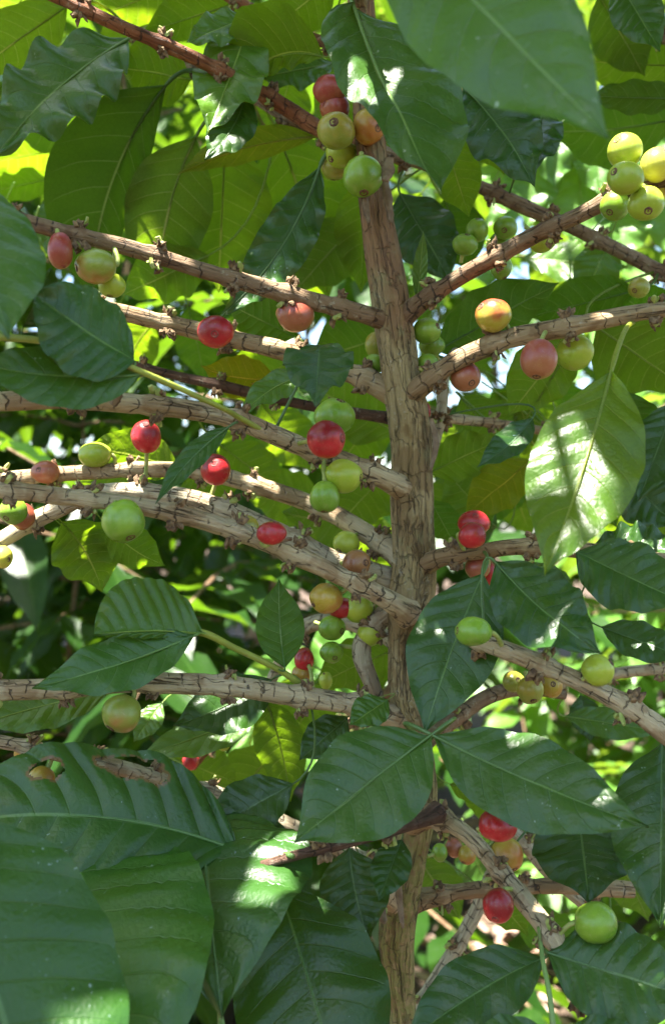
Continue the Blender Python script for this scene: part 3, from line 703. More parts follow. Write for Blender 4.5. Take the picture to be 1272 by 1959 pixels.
# ------------------------------------------------------------------ cherries
# x, y, width, height, distance, kind, direction of the navel in the picture (right, up, towards viewer) or None, label
CH = [
 (632,172,66,56,.425,'dull',(-.8,.5,.4),'dull red cherry tucked highest under the big top leaf'),
 (640,206,58,56,.428,'dull',(-.7,.1,.5),'reddish brown cherry just above the olive one with a scarred end at the trunk top'),
 (643,250,72,70,.405,'olive',(-.15,.1,1),'olive green cherry with a scarred end facing the viewer at the trunk top'),
 (705,243,62,66,.41,'orange',(.5,-.3,.6),'orange tinged cherry half hidden by the tip half of the top leaf'),
 (652,294,60,54,.425,'lime',None,'yellow green cherry wedged behind the cluster at the trunk top'),
 (694,338,74,78,.395,'green',(.05,-1,.3),'large green cherry hanging lowest in front of the trunk top'),
 (640,322,52,44,.44,'olive',None,'olive cherry in deep shade left of the hanging green one'),
 (116,480,46,72,.355,'dull',(.3,-1,.2),'oval dull red cherry beside the rounded leaf at the left edge'),
 (184,510,80,64,.362,'turn',(-1,-.2,.4),'large half ripe cherry with orange flank below the left upper branch'),
 (214,546,52,48,.372,'lime',None,'yellow green cherry peeping out behind the large half ripe one'),
 (565,603,72,66,.405,'pink',(.4,.6,.15),'rosy cherry hanging under the peeling branch left of the trunk'),
 (413,635,70,62,.395,'red',(.05,-.35,1),'flat red cherry with its round scar facing out on the second left branch'),
 (640,797,78,70,.40,'green',(.3,.8,.3),'pale green cherry sitting behind the biggest red cherry'),
 (624,841,75,72,.37,'red',(.95,.05,.55),'biggest bright red cherry with a dark scar on its right side'),
 (657,911,74,64,.385,'lime',(1,-.1,.3),'lime green cherry under the biggest red cherry'),
 (621,951,56,64,.38,'green',(0,-1,.3),'small oval green cherry hanging by a straight stalk near the trunk'),
 (280,835,57,65,.405,'red',(.1,.75,.7),'bright red cherry standing upright on the pale sunlit branch'),
 (182,870,66,48,.43,'lime',(-1,0,.2),'pale lime cherry lying on the sunlit branch at the left'),
 (88,903,54,44,.43,'pink',None,'pinkish brown cherry sitting on the pale branch near the left edge'),
 (413,898,57,61,.40,'red',(0,.35,.9),'glossy red cherry beside the narrow twisted leaf'),
 (26,977,52,54,.395,'green',(-.3,-.6,.8),'green cherry in the sun at the left edge'),
 (44,988,48,52,.408,'dull',None,'orange red cherry behind the sunlit green one at the left edge'),
 (6,1066,38,44,.41,'yellow',(.8,-.2,.5),'yellow cherry cut by the left edge of the picture'),
 (237,997,80,84,.342,'green',(.45,-.8,.4),'big matt green cherry hanging in front of the long left branch'),
 (468,1008,56,46,.378,'olive',None,'green cherry half sunk behind the long left branch'),
 (520,1020,58,46,.362,'red',(.3,1,.2),'red cherry resting on top of the long left branch'),
 (662,1040,52,48,.43,'lime',(-.6,-.6,.6),'lime cherry with sun on its top under the forked branch'),
 (682,1078,54,54,.405,'brown',(.7,.1,.75),'brownish orange cherry with a dark scar near the trunk'),
 (624,1145,64,58,.395,'orange',(-.8,-.3,.4),'peach coloured cherry below the long left branch'),
 (652,1163,52,40,.43,'red',None,'red cherry mostly hidden behind the peach coloured one'),
 (686,1166,56,52,.43,'lime',(.8,-.5,.3),'yellow green cherry under the end of the long left branch by the trunk'),
 (635,1201,53,48,.43,'green',(.8,-.2,.6),'shiny green cherry above the smaller shaded one left of the trunk'),
 (708,1213,50,48,.43,'lime',(.7,-.6,.4),'sunlit lime cherry closest to the trunk above the knobbly stub'),
 (634,1248,45,42,.43,'green',(.3,-.4,.8),'small shaded green cherry in the sunny gap left of the trunk'),
 (582,1262,38,46,.43,'red',None,'small scarlet cherry beside the upright greyish leaf'),
 (577,1289,38,34,.43,'orange',None,'small orange cherry beneath the scarlet one'),
 (623,1302,26,34,.46,'lime',None,'tiny unripe lime cherry above the lower left branch'),
 (578,1322,32,30,.43,'lime',None,'tiny lime cherry tucked under the lower left branch'),
 (233,1365,75,74,.368,'turn',(-.5,-.7,.4),'half ripe green and tan cherry hanging under the lower left branch'),
 (365,1455,34,36,.49,'red',(-.6,-.4,.6),'small red cherry on the thin reddish twig at lower left'),
 (428,1423,26,28,.49,'lime',None,'tiny green cherry on the thin reddish twig at lower left'),
 (472,1357,30,34,.47,'pink',None,'small coral cherry behind the lower left branch'),
 (52,1438,46,50,.415,'orange',None,'orange cherry rising behind the top edge of the holed leaf'),
 (80,1492,52,54,.40,'orange',None,'orange cherry seen through the small hole in the big leaf'),
 (816,633,54,50,.425,'green',(.8,.3,.6),'green cherry highest of three at the right side of the trunk'),
 (826,661,50,42,.44,'green',None,'green cherry in the middle of three at the right side of the trunk'),
 (818,698,46,42,.425,'green',None,'green cherry lowest of three at the right side of the trunk'),
 (718,660,40,50,.44,'olive',None,'olive green cherry upper of two at the left side of the trunk'),
 (716,696,42,38,.43,'green',None,'green cherry lower of two at the left side of the trunk'),
 (912,440,42,46,.455,'green',None,'shaded green cherry at the top left of the cluster behind the right branch'),
 (966,436,46,44,.455,'green',None,'shaded green cherry at the top right of the cluster behind the right branch'),
 (889,468,48,42,.45,'green',None,'shaded green cherry leftmost in the cluster behind the right branch'),
 (955,466,42,44,.465,'green',None,'shaded green cherry innermost in the cluster behind the right branch'),
 (958,513,40,46,.43,'green',(.3,-.9,.2),'dark green cherry hanging just below the right upper branch'),
 (1036,457,54,52,.41,'lime',(.6,-.6,.3),'lime cherry with sunlit top behind the right upper branch'),
 (1195,288,67,64,.36,'lime',(-.6,.4,.5),'sunlit green cherry at the top of the cluster in the upper right corner'),
 (1255,316,60,66,.355,'yellow',(.3,.4,.5),'yellow sunlit cherry cut by the right edge of the picture'),
 (1196,341,70,62,.345,'lime',(-.85,.25,.5),'sunlit yellow green cherry in the middle of the upper right cluster'),
 (1175,394,56,56,.365,'green',(-.5,-.6,.5),'shadowed green cherry at the lower left of the upper right cluster'),
 (1235,390,68,64,.35,'lime',(-.1,-.75,.75),'green cherry with a brown scar below in the upper right cluster'),
 (1268,357,44,44,.37,'yellow',None,'yellow cherry squeezed behind its cluster at the right edge'),
 (943,603,70,64,.395,'blush',(-.8,.45,.4),'shiny red and yellow cherry standing on the right middle branch'),
 (1030,688,70,78,.375,'pink',(-.2,-1,.25),'large dusty pink cherry hanging under the right middle branch'),
 (1099,674,72,70,.40,'lime',None,'yellow green cherry behind the long sunlit leaf stalk'),
 (890,721,58,58,.41,'pink',(.35,-.55,.75),'coral cherry with a dark ring scar beside the trunk fork'),
 (1221,551,40,40,.45,'olive',(-.6,-.4,.6),'small green cherry with brown tip hanging at the far right'),
 (814,786,20,34,.44,'red',None,'sliver of a red cherry behind the right edge of the trunk'),
 (906,1001,62,50,.415,'red',(.0,.6,.75),'upper of two overlapping red cherries right of the trunk'),
 (903,1024,54,50,.39,'red',(.9,-.1,.5),'lower of two overlapping red cherries right of the trunk'),
 (913,1086,48,46,.41,'pink',None,'orange red cherry below the right branch beside leaf stalks'),
 (932,1096,34,50,.42,'red',None,'red cherry behind the leaf stalks under the right branch'),
 (905,1208,72,56,.338,'green',(-1,.1,.2),'smooth green cherry lying across the dark leaf right of the trunk'),
 (1143,1282,62,60,.345,'lime',(.8,.6,.3),'lime green cherry sitting on the right descending branch'),
 (1014,1320,52,54,.40,'olive',(.1,-.7,.7),'olive cherry with a brown scar under the right descending branch'),
 (1054,1311,42,48,.41,'orange',None,'amber cherry beside the olive one under the right descending branch'),
 (982,1304,44,40,.425,'olive',None,'dim olive cherry behind the amber and olive pair'),
 (952,1578,75,63,.36,'red',(.6,.45,.7),'deep red cherry below the large pointed leaf at lower right'),
 (968,1636,66,66,.38,'orange',(.3,-.6,.6),'yellow and orange cherry under the deep red one at lower right'),
 (953,1733,59,65,.355,'red',(-.35,-.55,.75),'red cherry hanging left of the forked branch at lower right'),
 (1139,1765,82,75,.345,'green',(1,.05,.1),'glossy green cherry at the end of a knobbly spur at lower right'),
 (841,1631,30,34,.46,'green',None,'small green cherry in shade right of the lower trunk'),
 (868,1622,34,38,.465,'pink',None,'dim pinkish cherry beside the small green one by the lower trunk'),
 (893,1636,34,36,.46,'orange',None,'dim orange cherry behind the lower right branch'),
]
UNIT = None
def cherry(x, y, w, h, d, kind, nav, label):
    C = P(x, y, d); rw, rh = M(w, d)/2, M(h, d)/2
    dist, bp, br, bk = nearest(C)
    if nav is None:
        ax = C-bp
        ax = ax.normalized() if ax.length > 1e-5 else Vector((0, -1, 0))
        ax = (ax+Vector((random.uniform(-.3, .3), -.25, random.uniform(-.3, .3)))).normalized()
    else:
        ax = Vector((nav[0], -nav[2], nav[1])).normalized()
    # unit fruit along +Z: blunt at both ends
    q = ax.to_track_quat('Z', 'Y'); R = q.to_matrix()
    V, Fc = [], []; nu, nv = 28, 18
    jit = random.Random(label)
    so = Vector((jit.uniform(0, 50), 0, 0))
    S = Matrix.Diagonal((rw, (rw+rh)/2*.98, rh))
    def shape(th, ph):
        s, c = math.sin(ph), math.cos(ph)
        r = 1-.05*max(0, c-.55)-.05*max(0, -c-.6)
        k = 1+.06*noise.noise(Vector((s*math.cos(th), s*math.sin(th), c))*1.2+so)
        dent = .06*math.exp(-((ph)/.22)**2)+.04*math.exp(-((PI-ph)/.2)**2)
        lobes = 1+.012*math.cos(2*th)*s
        return S @ (R @ Vector((s*math.cos(th)*k*lobes, s*math.sin(th)*k/lobes, (c*r-math.copysign(dent, c))*k)))
    for i in range(nv+1):
        for j in range(nu): V.append(C+shape(2*PI*j/nu, max(1e-3, min(PI-1e-3, PI*i/nv))))
    for i in range(nv):
        for j in range(nu):
            a = i*nu+j; b = i*nu+(j+1) % nu
            Fc.append((a, a+nu, b+nu, b))
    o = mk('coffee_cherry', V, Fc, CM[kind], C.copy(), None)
    tag(o, label, 'coffee cherry', 'coffee cherries on the branches')
    # navel: a ring with a small pit
    R0 = min(rw, rh); a = Vector(shape(0, .001)); ad = (S @ (R @ Vector((0, 0, 1)))).normalized()
    V2, F2 = [], []; s1 = ad.orthogonal().normalized(); s2 = ad.cross(s1)
    rings = [(.27, -.035), (.235, .022), (.185, .032), (.14, -.005), (.07, -.012), (.04, .022), (.004, .03)]
    for rr, zz in rings:
        for j in range(14):
            th = 2*PI*j/14; jr = 1+jit.uniform(-.07, .07)
            V2.append(C+a+ad*(zz+.012)*R0+(s1*math.cos(th)+s2*math.sin(th))*rr*R0*jr)
    for i in range(len(rings)-1):
        for j in range(14):
            k = i*14+j; b = i*14+(j+1) % 14
            F2.append((k, b, b+14, k+14))
    mk('navel', V2, F2, NAVELR if kind in ('red', 'dull') else NAVEL, C+a, o)
    # stalk
    st = C+Vector(shape(0, PI-.001))*.97
    out = -ad
    dd, bp, br, bk = nearest(st)
    end = bp if dd < .02 else st+out*.004
    c1 = st+out*min(.003, dd*.5)
    pth = [((1-t)**2*st+2*t*(1-t)*c1+t*t*end, .0011-.0002*math.sin(PI*t)) for t in [k/6 for k in range(7)]]
    Vs, Fs, Us = tube(pth, 8)
    mk('stalk', Vs, Fs, GREENB, st, o)
for c in CH: cherry(*c)

# peeling bark strips
def flake(pts, w, d, curl, par, seed):
    rng = random.Random(seed); V, Fc = [], []
    path = catmull([(P(*p, d), M(w, d)/2) for p in pts], 5)
    n = len(path)
    for i, (p, r) in enumerate(path):
        tg = (path[min(i+1, n-1)][0]-path[max(i-1, 0)][0]).normalized()
        nn = Vector((0, -1, 0)); nn = (nn-nn.dot(tg)*tg).normalized(); s = tg.cross(nn)
        lift = curl*(i/(n-1))**2
        e = math.sin(PI*min(1, .12+.88*i/(n-1)))*.6+.4
        for j in range(5):
            q = -1+j/2
            z = -(q*q)*r*.55+lift+rng.uniform(-.1, .1)*r
            V.append(p+s*q*r*e*(1+rng.uniform(-.15, .15))+nn*z)
    m = len(V)
    for i, (p, r) in enumerate(path):
        for j in range(5): V.append(V[i*5+j]+Vector((0, .0006, -.0001)))
    for i in range(n-1):
        for j in range(4):
            k = i*5+j
            Fc.append((k, k+1, k+6, k+5)); Fc.append((m+k+5, m+k+6, m+k+1, m+k))
        for j in (0, 4):
            k = i*5+j; Fc.append((k, k+5, m+k+5, m+k))
    for k in range(4):
        Fc.append((k, k+1, m+k+1, m+k)); e = (n-1)*5+k; Fc.append((e, e+1, m+e+1, m+e))
    mk('bark_flake', V, Fc, FLAKE, V[0].copy(), par)
flake([(745,300),(742,325),(735,350)], 24, .392, .004, trunk, 2)
flake([(735,345),(742,380),(748,430)], 18, .402, .003, trunk, 3)
flake([(700,345),(698,385),(706,430)], 14, .40, .003, trunk, 4)
flake([(708,1690),(715,1725),(735,1760)], 30, .40, .004, trunk, 6)
flake([(825,800),(834,850),(822,900)], 12, .41, .003, trunk, 7)
flake([(505,1035),(535,1033),(560,1030)], 12, .372, .003, bobj['L6'], 9)
flake([(215,775),(225,755),(235,745)], 20, .335, .003, bobj['L4'], 10)
flake([(775,1420),(783,1500),(778,1560)], 12, .395, .003, trunk, 11)
flake([(768,1650),(762,1700),(770,1770)], 14, .392, .003, trunk, 12)

# ------------------------------------------------------------------ generic foliage for crown and bushes
def small_leaf(V, Fc, U, B, tg, up, L, W, rng, nu=9, nv=4):
    tg = tg.normalized(); s = tg.cross(up)
    if s.length < .05: s = tg.cross(Vector((1, 0, 0)))
    s.normalize(); n = s.cross(tg)
    ph = rng.uniform(0, 6.28); k0 = len(V); dr = rng.uniform(.05, .3)
    for i in range(nu+1):
        t = i/nu
        c = B+tg*L*t-Vector((0, 0, 1))*dr*L*t*t
        pw = prof(t, PROF)
        for j in range(nv+1):
            q = -1+2*j/nv; x = q*W*.5*pw
            h = abs(x)*.25+.10*W*abs(q)**1.5*math.sin(t*16+ph+(2 if q > 0 else 0))
            V.append(c+s*x+n*h); U.append((t, (q+1)/2))
    for i in range(nu):
        for j in range(nv):
            k = k0+i*(nv+1)+j
            Fc.append((k, k+1, k+nv+2, k+nv+1))

SUNLIT = [(1085,880,.318,.004),(1135,940,.312,.005),(1195,300,.36,.018),(1250,320,.36,.014),(1215,370,.36,.012),(943,590,.395,.012),
 (350,950,.405,.014),(390,960,.405,.014),(430,975,.405,.016),(470,990,.405,.016),(50,915,.435,.010),(90,905,.435,.010),(130,900,.437,.012),(180,897,.438,.012),(230,892,.440,.012),(280,893,.441,.012),(340,898,.443,.01),(480,922,.448,.012),(530,945,.448,.012),(640,1200,.44,.012),(700,1240,.43,.013),(710,1275,.43,.01),(600,1190,.47,.014),(570,1210,.47,.010),
 (1190,1340,.35,.005),(95,1780,.265,.004),(108,1800,.265,.003),(165,1905,.26,.005),(525,1690,.345,.008),(500,1645,.355,.006),(540,1650,.36,.006),(330,1650,.34,.005),(230,1700,.335,.004),(250,1140,.36,.006),(290,1165,.36,.004),
 (985,1370,.335,.004),(1205,600,.38,.006),(1185,670,.36,.004),(560,575,.40,.006),(940,490,.40,.007),(910,515,.40,.004),(1180,1558,.308,.003),(890,675,.40,.006),(290,1530,.32,.004),
 (800,1545,.40,.006),(20,980,.395,.012),(480,1480,.77,.05),(600,1300,.77,.06),(560,1400,.77,.05),(1010,300,.77,.07),(1130,350,.77,.07),(1230,380,.77,.07),(830,110,.335,.005),(810,165,.335,.005),(670,110,.335,.006),(480,440,.405,.006),(460,480,.405,.005)]
from mathutils.bvhtree import BVHTree
def scene_bvh(verts, faces):
    for o in list(COL.objects):
        if o.type != 'MESH': continue
        org = WPOS[o.name]; b0 = len(verts)
        verts += [v_.co+org for v_ in o.data.vertices]
        faces += [tuple(b0+i for i in pl.vertices) for pl in o.data.polygons]
    return BVHTree.FromPolygons(verts, faces)
bvh0 = scene_bvh([], [])
RAYS = [(P(x, y, d), r) for x, y, d, r in SUNLIT if d > .7 or bvh0.ray_cast(P(x, y, d)+SUN_DIR*.035, SUN_DIR)[0] is None]
def blocked(c, rad):
    for p, r in RAYS:
        v = c-p; a = v.dot(SUN_DIR)
        if a > 0 and (v-SUN_DIR*a).length < r+rad: return True
    return False

rng = random.Random(5)
V, Fc, U = [], [], []; VB, FB, UB = [], [], []
z = 1.40; k = 0
while z < 2.08:
    ang0 = k*1.25+rng.uniform(-.3, .3)
    for ang in (ang0, ang0+PI):
        ln = (.80-.58*(z-1.38)/.7)*rng.uniform(.85, 1.1)
        dirv = Vector((math.cos(ang), math.sin(ang), .22))
        st = Vector((P(690, -200, .42).x, .42, z))
        pts = []
        for i in range(9):
            t = i/8
            pts.append((st+dirv*ln*t-Vector((0, 0, .10*ln*t*t)), .0035*(1-.7*t)))
        for cut in range(9):
            if blocked(pts[cut][0], .003): break
        else: cut = 9
        if cut < 3: continue
        ln0 = ln; ln = ln0*(cut-1)/8
        tube(pts[:cut], 6, None, True, VB, FB, UB)
        s = .06
        while s < ln:
            t = s/ln0; c = st+dirv*ln0*t-Vector((0, 0, .10*ln0*t*t))
            for sg in (1, -1):
                dd = Vector((-dirv.y*sg, dirv.x*sg, 0))*.9+dirv*.5+Vector((0, 0, rng.uniform(-.35, .25)))
                L = rng.uniform(.09, .14); W = L*rng.uniform(.38, .46)
                dn = dd.normalized()
                wd = Vector((-dn.y, dn.x, 0)).normalized()*W*.30
                if not any(blocked(c+dn*L*tt+wd*ww, .004) for tt in (.04, .13, .22, .3, .4, .5, .6, .7, .8, .88, .96) for ww in (-1.3, -.65, 0, .65, 1.3)):
                    q = c+dn*L*.5
                    if q.y > .02 and (q.z-CZ) > .585*max(q.y, 0)+.05 and not (q.y > .40+.10*max(0, q.x/.2) and rng.random() < .97):
                        small_leaf(V, Fc, U, c, dd, Vector((rng.uniform(-.3, .3), rng.uniform(-.3, .3), 1)), L, W, rng)
            s += rng.uniform(.028, .042)
    z += .034; k += 1
allv, allf = list(V), list(Fc)
samples = []
for o in list(COL.objects):
    if o.type != 'MESH': continue
    org = WPOS[o.name]; b0 = len(allv); k0 = o.name.split('.')[0]
    pts = [v_.co+org for v_ in o.data.vertices]
    allv += pts; allf += [tuple(b0+i for i in pl.vertices) for pl in o.data.polygons]
    if k0 in ('leaf', 'branch', 'trunk', 'coffee_cherry', 'twig'):
        step = (13 if len(pts) < 3000 else 47) if k0 == 'leaf' else (61 if k0 != 'trunk' else 97)
        for q in pts[::step]:
            if (q.y < .415 or o.name in SHADE) and abs(q.x) < .52*q.y and abs(q.z-CZ) < .72*q.y: samples.append(q)
bvh = BVHTree.FromPolygons(allv, allf)
rng.shuffle(samples)
added = []
for t_, sgn in ((.42, 1), (.76, -1)):      # two leaves overhead that leave a band of sun on the big hanging leaf
    p_ = P(1168, 712, .335).lerp(P(1042, 1100, .292), t_); c = p_+SUN_DIR*((1.52-p_.z)/SUN_DIR.z)+Vector((0, sgn*.030, 0))
    for dx in (0.0,):
        small_leaf(V, Fc, U, c+Vector((-.046, .004*sgn, 0)), Vector((1, .2*sgn, 0)), Vector((0, 0, 1)), .09, .062, rng); added.append((c+Vector((dx, 0, 0)), .028))
for q in samples:  # loose unseen leaves added to the crown wherever shade is wanted
    if any((q-p).length < r+.004 for p, r in RAYS): continue
    if bvh.ray_cast(q+SUN_DIR*.022, SUN_DIR)[0] is not None: continue
    hit = False
    for c, rad in added:
        vv = c-q; a = vv.dot(SUN_DIR)
        if a > 0 and (vv-SUN_DIR*a).length < rad: hit = True; break
    if hit or rng.random() < .015: continue
    for tr in range(14):
        zt = rng.uniform(1.46, 1.95)
        c = q+SUN_DIR*((zt-q.z)/SUN_DIR.z)
        if (c.z-CZ) < .60*max(c.y, 0)+.07: continue
        L = rng.uniform(.075, .125)*(1-.035*tr); W = L*.44
        an = rng.uniform(0, 2*PI); dd = Vector((math.cos(an), math.sin(an), rng.uniform(-.2, .15))).normalized()
        wd = Vector((-dd.y, dd.x, 0)).normalized()*W*.34; b_ = c-dd*L*.45
        if tr > 5:
            rp = min(RAYS, key=lambda pr: ((pr[0]-q)-SUN_DIR*(pr[0]-q).dot(SUN_DIR)).length-pr[1])
            dv = q-rp[0]; dv = dv-SUN_DIR*dv.dot(SUN_DIR); dv.z = 0
            if dv.length > 1e-4:
                dv.normalize(); dd = Vector((-dv.y, dv.x, 0))*rng.choice((-1, 1)); c = c+dv*W*.34; b_ = c-dd*L*.45; wd = dv*W*.34
        if any(blocked(b_+dd*L*tt+wd*ww, .0015) for tt in (.04, .13, .22, .3, .4, .5, .6, .7, .8, .88, .96) for ww in (-1.2, -.6, 0, .6, 1.2)): continue
        small_leaf(V, Fc, U, b_, dd, Vector((rng.uniform(-.15, .15), rng.uniform(-.15, .15), 1)), L, W, rng)
        added.append((c, W*.42)); added.append((c+dd*L*.2, W*.4)); added.append((c-dd*L*.2, W*.4))
        break
cr = mk('crown', V, Fc, LEAF, Vector((0, .42, 1.6)), plant, U)  # unseen plant top, thinned and filled out to shape the dapples below
cr['kind'] = 'stuff'
ub = mk('upper_branches', VB, FB, BARK, Vector((0, .42, 1.6)), plant, UB, color=BROWN)
ub['kind'] = 'stuff'

def bush_meshes(seed, H, spread, nwh):
    rng = random.Random(seed)
    V, Fc, U = [], [], []; VB, FB, UB = [], [], []
    stem = [(Vector((.02*math.sin(i*1.3+seed), .02*math.cos(i*1.7+seed), H*i/10)), .013*(1-.75*i/10)) for i in range(11)]
    tube(stem, 8, None, True, VB, FB, UB)
    for w in range(nwh):
        z = H*(.10+.88*w/(nwh-1))
        ang0 = w*PI/2+rng.uniform(-.5, .5)
        for ang in (ang0, ang0+PI):
            prog = z/H
            ln = spread*(1.08-.80*prog**1.6)*rng.uniform(.75, 1.15)
            dirv = Vector((math.cos(ang), math.sin(ang), .30)); drp = rng.uniform(.2, .55)
            st = Vector((0, 0, z))
            f = lambda t: st+dirv*ln*t-Vector((0, 0, drp*ln*t*t))
            tube([(f(i/6), .0045*(1-.7*i/6)) for i in range(7)], 5, None, True, VB, FB, UB)
            s = ln*.22
            while s < ln:
                c = f(s/ln)
                for sg in (1, -1):
                    dd = Vector((-dirv.y*sg, dirv.x*sg, 0))*.8+Vector((dirv.x, dirv.y, 0))*.55+Vector((0, 0, rng.uniform(-.9, .1)))
                    L = rng.uniform(.10, .16)
                    small_leaf(V, Fc, U, c, dd, Vector((rng.uniform(-.4, .4), rng.uniform(-.4, .4), 1)), L, L*rng.uniform(.36, .44), rng, 7, 4)
                s += rng.uniform(.05, .075)
    return (V, Fc, U), (VB, FB, UB)

protos = []
for sd, H, sp, nwh in ((11, 2.35, .62, 24), (12, 2.1, .58, 22), (13, 2.6, .66, 26)):
    lf, wd = bush_meshes(sd, H, sp, nwh)
    me_ob = mk('crown', lf[0], lf[1], LEAF, Vector((0, 0, 0)), None, lf[2])
    st_ob = mk('trunk', wd[0], wd[1], BARK, Vector((0, 0, 0)), None, wd[2], color=BROWN)
    protos.append((me_ob, st_ob))
far_label = 'leafy coffee bush in the blurred row at the back of the plantation'
near_label = 'unseen coffee bush on the near side of the path, added to darken reflections'  # unseen bushes added to darken what the glossy leaves reflect
DIM = (.55, .66, .62); LIT_ = (1.9, 1.75, 1.2)  # DIM puts shade into bush leaf colour, LIT_ picks the sun-brightened leaf
BU = [
 (-.62,1.15,0,0.4,.95,'dark shaded coffee bush behind the bare branches on the left',DIM),
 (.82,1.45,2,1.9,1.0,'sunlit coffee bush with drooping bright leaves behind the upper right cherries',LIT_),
 (-.10,1.5,1,2.6,1.0,'shaded coffee bush directly behind the trunk',DIM),
 (-1.35,1.75,2,.9,1.0,'coffee bush at the left edge behind the big foreground leaves',DIM),
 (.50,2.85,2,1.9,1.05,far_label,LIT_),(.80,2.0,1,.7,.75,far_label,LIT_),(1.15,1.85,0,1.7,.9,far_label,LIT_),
 (1.55,1.95,0,3.3,1.0,'coffee bush beyond the right edge branches in half shade',(1,1,1)),
 (-.45,2.0,2,5.3,1.0,far_label,DIM),(-.36,1.30,1,3.3,.62,'low dark coffee bush in the gap between the left branches',DIM),(-.95,1.95,0,2.3,.8,far_label,DIM),(-.40,2.4,2,1.3,.8,far_label,DIM),
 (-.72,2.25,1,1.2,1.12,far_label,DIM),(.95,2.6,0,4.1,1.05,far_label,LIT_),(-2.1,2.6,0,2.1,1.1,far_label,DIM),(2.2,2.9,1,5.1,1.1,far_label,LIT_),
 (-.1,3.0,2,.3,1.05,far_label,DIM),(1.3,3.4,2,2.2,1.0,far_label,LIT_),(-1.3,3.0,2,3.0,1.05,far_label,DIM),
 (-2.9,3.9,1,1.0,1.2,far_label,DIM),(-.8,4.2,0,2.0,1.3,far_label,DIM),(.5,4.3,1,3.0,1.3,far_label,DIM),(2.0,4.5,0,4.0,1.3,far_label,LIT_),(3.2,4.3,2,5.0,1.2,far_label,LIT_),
 (-1.25,-1.0,0,.3,1.0,near_label,DIM),(-.1,-1.5,1,1.9,1.05,near_label,DIM),(1.1,-1.1,2,2.7,.95,near_label,DIM),(-1.75,.35,1,3.9,1.0,near_label,DIM),(1.75,.4,0,4.4,1.0,near_label,DIM),(-2.2,-2.0,2,5.1,1.1,near_label,DIM),(2.1,-2.1,1,.9,1.1,near_label,DIM),(.6,-2.5,0,2.2,1.1,near_label,DIM),
]
used = set()
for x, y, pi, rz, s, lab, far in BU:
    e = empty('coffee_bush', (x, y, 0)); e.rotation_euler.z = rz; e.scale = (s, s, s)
    tag(e, lab, 'bush', 'unseen bushes added across the path' if lab == near_label else 'coffee bushes behind the main plant')
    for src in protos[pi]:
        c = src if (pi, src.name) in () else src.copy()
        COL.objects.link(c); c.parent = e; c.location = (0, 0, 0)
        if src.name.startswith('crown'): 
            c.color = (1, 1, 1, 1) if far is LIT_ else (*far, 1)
            if far is LIT_: c.material_slots[0].link = 'OBJECT'; c.material_slots[0].material = LEAF_SUN
for a, b in protos:
    bpy.data.objects.remove(a); bpy.data.objects.remove(b)

# a taller shade tree added behind on the left, its crown darkening the back rows
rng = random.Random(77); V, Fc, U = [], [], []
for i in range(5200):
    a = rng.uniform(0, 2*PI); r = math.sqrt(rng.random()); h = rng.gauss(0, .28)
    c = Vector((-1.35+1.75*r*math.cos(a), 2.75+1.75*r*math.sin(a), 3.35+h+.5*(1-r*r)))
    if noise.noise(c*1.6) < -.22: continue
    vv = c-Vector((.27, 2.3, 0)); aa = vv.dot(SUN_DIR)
    if (vv-SUN_DIR*aa).length < .45: continue  # gap left in the added crown for sun on the soil
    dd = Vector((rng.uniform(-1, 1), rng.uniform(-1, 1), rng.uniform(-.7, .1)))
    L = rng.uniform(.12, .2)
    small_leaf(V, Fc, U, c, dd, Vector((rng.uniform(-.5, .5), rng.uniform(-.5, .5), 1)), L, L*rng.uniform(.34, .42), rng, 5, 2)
st_ = empty('added_shade_tree', (-1.45, 2.8, 0)); tag(st_, 'tall shade tree added behind the coffee rows on the left to darken them', 'tree')
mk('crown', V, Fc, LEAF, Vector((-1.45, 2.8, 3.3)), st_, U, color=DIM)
VB, FB, UB = [], [], []
tube(catmull([(Vector((-1.45,2.8,0)),.09),(Vector((-1.5,2.82,1.2)),.075),(Vector((-1.4,2.75,2.4)),.06),(Vector((-1.3,2.7,3.5)),.03)], 8), 14, None, True, VB, FB, UB)
for k in range(9):
    a = k*2.4; z0 = 2.3+.1*k
    p0 = Vector((-1.4, 2.75, z0)); p2 = p0+Vector((math.cos(a)*1.3, math.sin(a)*1.3, .75))
    tube(catmull([(p0,.03),((p0+p2)/2+Vector((0,0,.15)),.02),(p2,.006)], 6), 7, None, True, VB, FB, UB)
mk('trunk', VB, FB, BARK, Vector((-1.45, 2.8, 0)), st_, UB, color=BROWN)

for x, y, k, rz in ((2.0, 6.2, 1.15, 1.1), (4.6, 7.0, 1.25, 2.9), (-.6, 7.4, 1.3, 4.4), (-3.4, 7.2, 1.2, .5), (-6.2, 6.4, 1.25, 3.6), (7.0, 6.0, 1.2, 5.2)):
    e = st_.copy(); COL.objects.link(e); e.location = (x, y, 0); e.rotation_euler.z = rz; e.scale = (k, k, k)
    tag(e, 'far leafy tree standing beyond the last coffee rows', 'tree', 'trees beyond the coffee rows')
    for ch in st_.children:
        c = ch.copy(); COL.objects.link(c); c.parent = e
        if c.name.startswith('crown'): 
            c.color = (1, 1, 1, 1); c.material_slots[0].link = 'OBJECT'; c.material_slots[0].material = LEAF_SUN

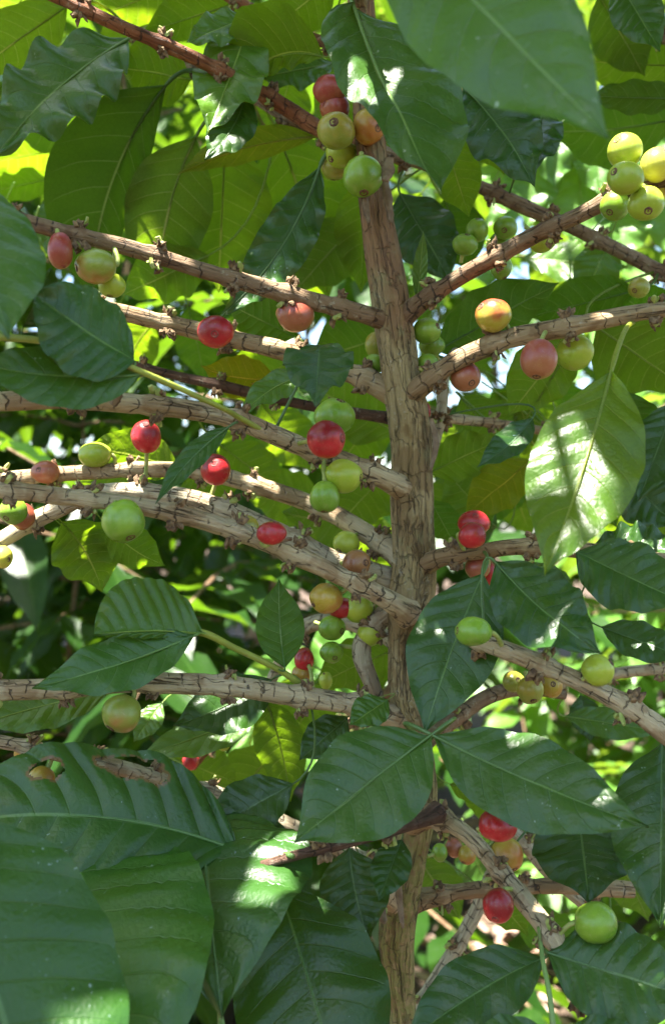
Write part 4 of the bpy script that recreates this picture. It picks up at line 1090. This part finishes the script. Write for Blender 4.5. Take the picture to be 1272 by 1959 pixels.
# ------------------------------------------------------------------ ground
t = NT('soil')
oc = t.n('ShaderNodeTexCoord').outputs['Object']
n1 = t.noise(oc, 6, 6, .65); n2 = t.noise(oc, 45, 5, .7)
col = t.mix(t.ss(n1, .35, .65), (.050, .036, .026), (.095, .066, .046))
col = t.mix(t.math('MULTIPLY', t.ss(n2, .45, .65), .5), col, (.15, .105, .078))
t.l(t.pbsdf(col, .95, .2, t.bump(n2, .9, .02)), t.out.inputs[0])
V, Fc = [], []
N = 60; ext = 30
for i in range(N+1):
    for j in range(N+1):
        f = lambda k: (abs(2*k/N-1)**2.2)*math.copysign(ext, 2*k/N-1)
        x, y = f(i), f(j)+1.5
        V.append(Vector((x, y, .035*noise.noise(Vector((x*1.3, y*1.3, 0))))))
for i in range(N):
    for j in range(N):
        k = i*(N+1)+j; Fc.append((k, k+N+1, k+N+2, k+1))
g = mk('ground', V, Fc, t.m, Vector((0, 0, 0)), None); tag(g, 'bare reddish brown soil under the plants', 'ground', kind='structure')
LIT = simple('dry_leaf', (.24, .13, .085), (.50, .36, .29), 30, .8, .5, .002)
rng = random.Random(21); V, Fc, U = [], [], []
for i in range(1500):
    x = rng.uniform(-1.5, 1.6); y = rng.uniform(.7, 3.2)
    a = rng.uniform(0, 6.28)
    B = Vector((x, y, .03+.035*noise.noise(Vector((x*1.3, y*1.3, 0)))+rng.uniform(0, .025)))
    small_leaf(V, Fc, U, B, Vector((math.cos(a), math.sin(a), rng.uniform(-.15, .4))), Vector((rng.uniform(-.7, .7), rng.uniform(-.7, .7), 1)), rng.uniform(.05, .12), rng.uniform(.025, .05), rng, 6, 4)
lt = mk('leaf_litter', V, Fc, LIT, Vector((0, 0, 0)), None, U); tag(lt, 'pinkish brown fallen leaves scattered on the soil', 'leaf litter', kind='stuff')

# ------------------------------------------------------------------ light, sky, camera
elev = math.asin(SUN_DIR.z); az = math.atan2(SUN_DIR.x, SUN_DIR.y)
w = bpy.data.worlds.new('World'); sc.world = w; w.use_nodes = True
nt = w.node_tree; bg = nt.nodes['Background']
sky = nt.nodes.new('ShaderNodeTexSky'); sky.sky_type = 'NISHITA'; sky.sun_disc = False
sky.sun_elevation = elev; sky.sun_rotation = az; sky.air_density = 1.0; sky.dust_density = 1.2
nt.links.new(sky.outputs[0], bg.inputs[0]); bg.inputs[1].default_value = .075
ld = bpy.data.lights.new('sun', 'SUN'); ld.energy = 5; ld.angle = math.radians(.53); ld.color = (1, .95, .86)
lo = bpy.data.objects.new('sun', ld); COL.objects.link(lo)
lo.rotation_euler = (-SUN_DIR).to_track_quat('-Z', 'Y').to_euler(); lo.location = (0, 0, 5)
cd = bpy.data.cameras.new('camera'); co = bpy.data.objects.new('camera', cd); COL.objects.link(co)
co.location = CAM; co.rotation_euler = (PI/2, 0, 0)
cd.sensor_fit = 'VERTICAL'; cd.sensor_height = 24; cd.lens = F/1959*24
cd.clip_start = .01; cd.clip_end = 200
cd.dof.use_dof = True; cd.dof.focus_distance = .385; cd.dof.aperture_fstop = cd.lens/3.0
sc.camera = co
vs = sc.view_settings; vs.view_transform = 'Standard'; vs.look = 'None'; vs.exposure = 2.9; vs.gamma = 1
sc.cycles.max_bounces = 8; sc.cycles.diffuse_bounces = 5; sc.cycles.glossy_bounces = 3; sc.cycles.transmission_bounces = 6
sc.cycles.use_denoising = True
